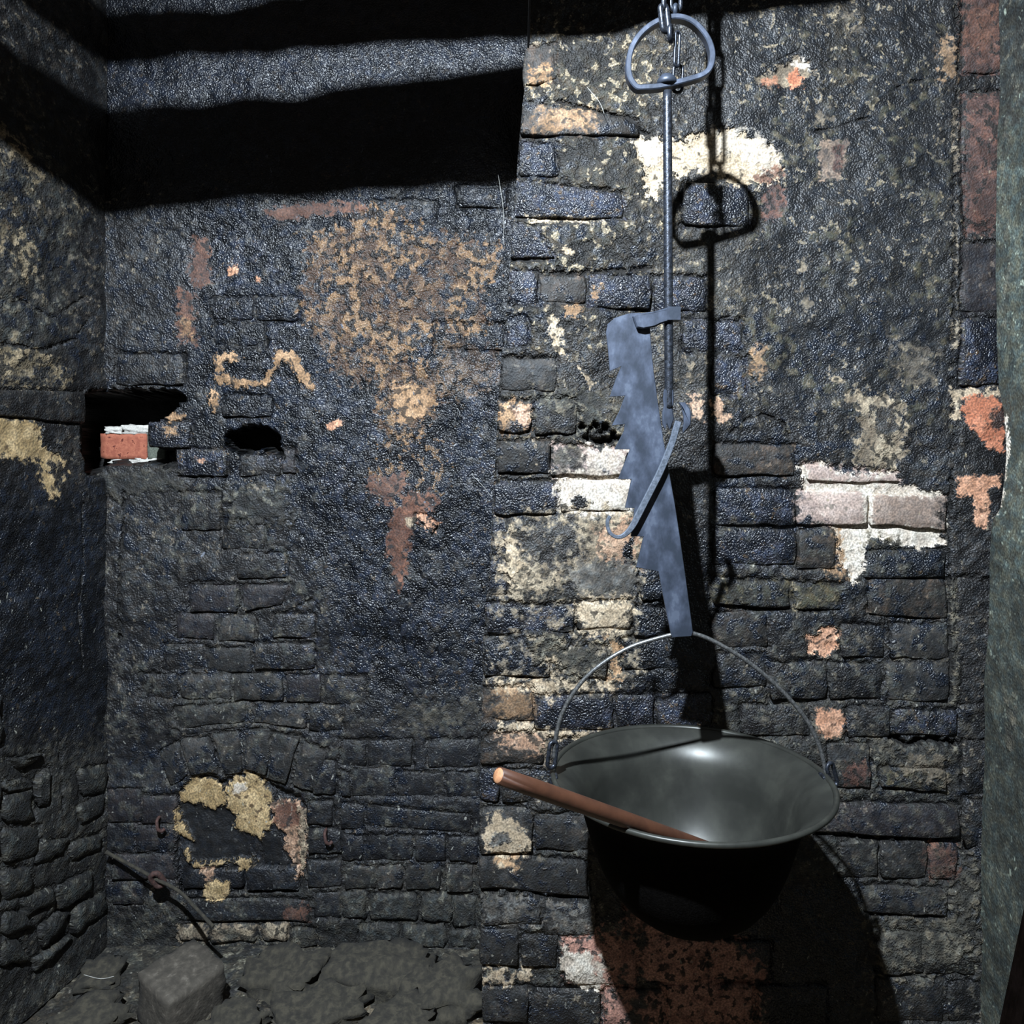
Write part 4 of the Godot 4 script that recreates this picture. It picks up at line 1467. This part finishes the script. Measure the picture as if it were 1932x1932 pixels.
func chain() -> void:
	var m := dark_iron()
	var bar := part("chimney_bar", sweep([Vector3(-.6, 0, 0), Vector3(.95, 0, 0)], [.012], [.012], 12), m)
	bar.position = Vector3(0, 2.56, -1.18)
	tag(bar, "iron bar across the chimney that carries the chain", "bar")
	var a := thing("hanging_chain", Vector3(0.25, 1.9, -1.18), "black iron chain passing in front of the ring handle with its loose end hanging inside", "chain")
	# centre x, y, z, length, width, wire (mm), turn in degrees
	for l in [[-19.7, -1.8, 14, 68.4, 17.9, 4, 75, 0], [-18.9, -45.7, 16, 47.2, 19.5, 4.6, 20, 8], [-9.1, -66.9, 12, 29.3, 22.8, 4, 70, 0], [3.1, -84.8, 2, 58.6, 13.8, 2.6, 35, -4], [7.2, -123.8, -12, 47.2, 19.5, 2.6, 0, -2], [-19.7, 42.2, 14, 68.4, 19.5, 4, 15, 0], [-19.7, 95.9, 14, 68.4, 19.5, 4, 75, 0], [-19.7, 149.6, 14, 68.4, 19.5, 4, 15, 0], [-19.7, 203.3, 14, 68.4, 19.5, 4, 75, 0], [-19.7, 257, 14, 68.4, 19.5, 4, 15, 0], [-19.7, 310.7, 14, 68.4, 19.5, 4, 75, 0], [-19.7, 364.4, 14, 68.4, 19.5, 4, 15, 0], [-19.7, 418.2, 14, 68.4, 19.5, 4, 75, 0], [-19.7, 471.9, 14, 68.4, 19.5, 4, 15, 0], [-19.7, 525.6, 14, 68.4, 19.5, 4, 75, 0], [-19.7, 579.3, 14, 68.4, 19.5, 4, 15, 0], [-19.7, 633, 14, 68.4, 19.5, 4, 75, 0]]:
		var k := part("chain_link", link(l[3] * .001, l[4] * .001, l[5] * .001), m, a)
		k.position = Vector3(l[0], l[1], l[2]) * .001
		k.rotation = Vector3(0, deg_to_rad(l[6]), deg_to_rad(l[7]))
	var b := thing("hanging_chain", Vector3(0.25, 1.9, -1.18), "iron chain behind the other one, ending in the swivel on top of the ring handle", "chain")
	for l in [[2.3, 8, -4, 68.4, 22.8, 3.6, 10, 0], [2.3, 61.7, -4, 68.4, 22.8, 3.6, 80, 0], [2.3, 115.4, -4, 68.4, 22.8, 3.6, 10, 0], [2.3, 169.1, -4, 68.4, 22.8, 3.6, 80, 0], [2.3, 222.8, -4, 68.4, 22.8, 3.6, 10, 0], [2.3, 276.6, -4, 68.4, 22.8, 3.6, 80, 0], [2.3, 330.3, -4, 68.4, 22.8, 3.6, 10, 0], [2.3, 384, -4, 68.4, 22.8, 3.6, 80, 0], [2.3, 437.7, -4, 68.4, 22.8, 3.6, 10, 0], [2.3, 491.4, -4, 68.4, 22.8, 3.6, 80, 0], [2.3, 545.1, -4, 68.4, 22.8, 3.6, 10, 0], [2.3, 598.8, -4, 68.4, 22.8, 3.6, 80, 0], [2.3, 652.5, -4, 68.4, 22.8, 3.6, 10, 0]]:
		var k := part("chain_link", link(l[3] * .001, l[4] * .001, l[5] * .001), m, b)
		k.position = Vector3(l[0], l[1], l[2]) * .001
		k.rotation = Vector3(0, deg_to_rad(l[6]), deg_to_rad(l[7]))


# ------------------------------------------------------------------ pot and spoon
func pot() -> void:
	var o := thing("cooking_pot", Vector3(.272, .703, -1.18), "dark flared metal cooking pot hanging by a wire bail in front of the pier", "pot")
	var inner := grained(Color(.15, .153, .143), Color(.205, .208, .192), .008, .37, .3, Vector3(3, 3, 3), .05, Color(.225, .23, .21))
	var soot := grained(Color(.02, .018, .018), Color(.05, .045, .042), .03, .9, 0.0, Vector3(6, 6, 6), 1.0)
	part("pot_body", lathe([210, -5, 195, -14, 181, -26, 171, -39, 164, -56, 158, -76, 152, -96, 145, -118, 136, -140, 124, -162, 106, -185, 81, -205, 48, -220, 0, -228], 72), soot, o)
	soot.metallic_specular = .12
	inner.metallic_specular = .4
	part("pot_inside", lathe([0, -218, 46, -212, 76, -199, 101, -180, 119, -158, 132, -137, 141, -116, 148, -94, 153, -76, 157, -60, 161, -46, 168, -33, 178, -21, 191, -10, 205, -2.5], 72), inner, o)
	part("pot_rim", lathe([204, -4, 206, 1, 210, 2.5, 213, 0, 213, -4, 210, -6, 205, -5, 204, -4], 96), inner, o)
	var wire := grained(Color(.28, .29, .29), Color(.5, .5, .5), .03, .4, .7, Vector3(12, 12, 12), .4)
	var hp := smoothed(vecs([-206.9, 23.4, -206.1, 45.3, -195.5, 90.1, -171.1, 132.4, -138.5, 165, -89.7, 194.3, -31.1, 212.2, -10.8, 215.4, 9.6, 214.6, 40.5, 202.4, 89.3, 173.1, 138.2, 132.4, 178.8, 86, 200, 45.3, 208.1, 16.9, 212.2, -5.9], -3.5), 6)
	part("bail", sweep(hp, [.0033], [.0033], 10), wire, o)
	for e in [[-210.2, 29.9, 219.5, -1]]:
		for i in range(0, e.size(), 2):
			var ear := part("ear", link(.046, .020, .0032), dark_iron(), o)
			ear.position = Vector3(e[i], e[i + 1], 0) * .001
			ear.rotation = Vector3(0, .5, -.15 if i == 0 else .35)
			var stud := part("ear_plate", stone_body(Vector3(.012, .020, .022), .3, .1, 90 + i), dark_iron(), o)
			stud.position = Vector3(-208 if i == 0 else 208, -10, 0) * .001


func spoon() -> void:
	var a := Vector3(-.0161, -.3805, -.9) + Vector3(0, 1.2, 0)
	var b := Vector3(.306, -.587, -1.12) + Vector3(0, 1.2, 0)
	var o := thing("wooden_spoon", b, "brown wooden spoon with a round handle leaning out of the pot", "spoon")
	var wood := grained(Color(.22, .13, .085), Color(.30, .185, .125), .016, .5, 0.0, Vector3(2, 2, 2), .15)
	var dir := (b - a).normalized()
	var p := []
	for i in 9:
		p.append((a - b).lerp(Vector3.ZERO, i / 8.0))
	part("handle", sweep(p, [.0098, .0106, .0106, .0105, .0104, .0102, .01, .0096, .009], [.0098, .0106, .0106, .0105, .0104, .0102, .01, .0096, .009], 18, false, Vector3.UP), wood, o)
	var cut := part("cut_end", lathe([0, 2.2, 5, 2, 8.2, .8, 9.4, -1.5, 9.4, -4], 18), grained(Color(.50, .34, .23), Color(.60, .43, .30), .03, .7, 0.0, Vector3(8, 8, 8), .2), o)  # bare end grain, its colour also lightened for the lamp it faces
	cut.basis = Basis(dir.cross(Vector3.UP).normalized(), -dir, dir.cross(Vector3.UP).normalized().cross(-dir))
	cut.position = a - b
	cut.set_meta("label", "cut end of the handle, coloured paler for the lamp light on it")
	var bowl := part("spoon_bowl", stone_body(Vector3(.050, .016, .085), 1.0, .0, 3), wood, o)
	bowl.look_at_from_position(b + dir * .03, b + dir)


func small_things() -> void:
	var rock := grained(Color(.19, .175, .15), Color(.27, .25, .22), .02, .9, 0.0, Vector3(4, 4, 4), .8, Color(.33, .31, .28))
	var brown := grained(Color(.11, .103, .085), Color(.22, .205, .165), .02, .95, 0.0, Vector3(4, 4, 4), 1.6)
	# x, z, size x y z, turn, label, roundness
	for s in [
		[-.70, -1.63, .13, .125, .12, .95, "squared grey stone block lying on the hearth floor, largest there", .12],
		[-.30, -1.72, .22, .09, .12, .1, "long low stone on the floor at the foot of the recess wall near the pier", .4],
		[-.50, -1.72, .16, .08, .12, -.3, "rubble stone behind the squared block at the foot of the recess wall", .4],
		[-.15, -1.66, .15, .08, .12, .2, "rubble stone on the floor touching the foot of the pier", .4],
		[-.40, -1.62, .17, .06, .11, .4, "flat brown stone on the floor in front of the long low stone", .4],
		[-.23, -1.58, .13, .06, .10, .9, "small brown stone on the floor in front of the pier stone", .4],
		[-.57, -1.58, .11, .06, .09, -.6, "small brown stone on the floor right of the squared block", .4],
		[-.88, -1.60, .12, .05, .10, .8, "small flat stone on the floor left of the squared block", .4],
		[-.93, -1.74, .08, .04, .08, .2, "smallest stone on the floor in the left corner", .4],
	]:
		var m := part("floor_stone", stone_body(Vector3(s[2], s[3], s[4]), s[7], .5 if s[7] > .3 else .08, int(s[0] * -100)), rock if s[7] < .3 else brown)
		m.position = Vector3(s[0], s[3] * (.36 if s[7] < .3 else .2), s[1])
		m.rotation = Vector3(.12, s[5], .06)
		tag(m, s[6], "stone", "loose stones on the hearth floor")
	var plank := part("leaning_board", plate([-150, -590, 150, -590, 150, 590, -150, 590], 35.0, 6.0), grained(Color(.022, .015, .012), Color(.045, .03, .025), .02, .8, 0.0, Vector3(6, 2, 6), .5))
	(plank.material_override as StandardMaterial3D).metallic_specular = .08
	plank.position = Vector3(0.8117, 0.525, -1) + Vector3(.018, .083, 0)
	plank.rotation.z = -.21
	tag(plank, "very dark brown board leaning at the lower right, in front of the painted wall", "board")
	var twig := part("stick", sweep(smoothed([Vector3(-0.9667, 0.2434, -1.83), Vector3(-0.8962, 0.2186, -1.815), Vector3(-0.8354, 0.197, -1.8), Vector3(-0.7743, 0.177, -1.785), Vector3(-0.7169, 0.1548, -1.75), Vector3(-0.6651, 0.141, -1.71)], 4), [.0055, .004], [.0055, .004], 7), brown)
	tag(twig, "thin grey stick leaning across the lower left of the recess wall", "stick")
	var rusty := grained(Color(.17, .12, .11), Color(.30, .2, .18), .03, .8, .2, Vector3(9, 9, 9))
	for h in [[-0.8468, 0.3191, -0.4468, 0.2888]]:
		for i in range(0, h.size(), 2):
			var p := smoothed([Vector3(0, 0, -.03), Vector3(0, 0, .008), Vector3(.002, -.010, .016), Vector3(.005, -.020, .018), Vector3(.012, -.026, .014), Vector3(.018, -.022, .010)], 4)
			var n := part("wall_hook", sweep(p, [.004], [.004], 7), rusty)
			n.position = Vector3(h[i], h[i + 1], -1.845)
			tag(n, ["small bent iron hook in the wall left of the ochre patched arch", "short iron hook in the wall right of the ochre patched arch"][i / 2], "hook")
	var staple := part("iron_staple", link(.05, .032, .006), rusty)
	staple.position = Vector3(-0.8305, 0.1945, -1.8)
	staple.rotation = Vector3(.2, .3, .5)
	tag(staple, "rusty iron staple holding the stick at the wall", "staple")
	var web := flat_material(Color(.62, .62, .6), .7)
	var strands := [0.14, 1.8756, -1.43, 0.1716, 1.8262, -1.43, -0.0959, 1.1432, -1.83, -0.048, 1.0889, -1.83, -0.0326, 1.8527, -1.82, -0.0202, 1.6922, -1.83, -0.9027, 0.095, -1.62, -0.839, 0.0917, -1.62]
	for i in range(0, strands.size(), 6):
		var a := Vector3(strands[i], strands[i + 1], strands[i + 2])
		var b := Vector3(strands[i + 3], strands[i + 4], strands[i + 5])
		var c := a.lerp(b, .5) + Vector3(.006, -.004, .004)
		var m := part("cobweb_strand", sweep(smoothed([a, c, b], 5), [.0005], [.0005], 5), web)
		tag(m, ["pale fibre hanging on the plaster left of the rod", "pale fibre on the black wall left of the white patch", "pale fibre over the black soot at the upper edge of the recess", "pale straw lying on the dirt in the left corner"][i / 6], "fibre")
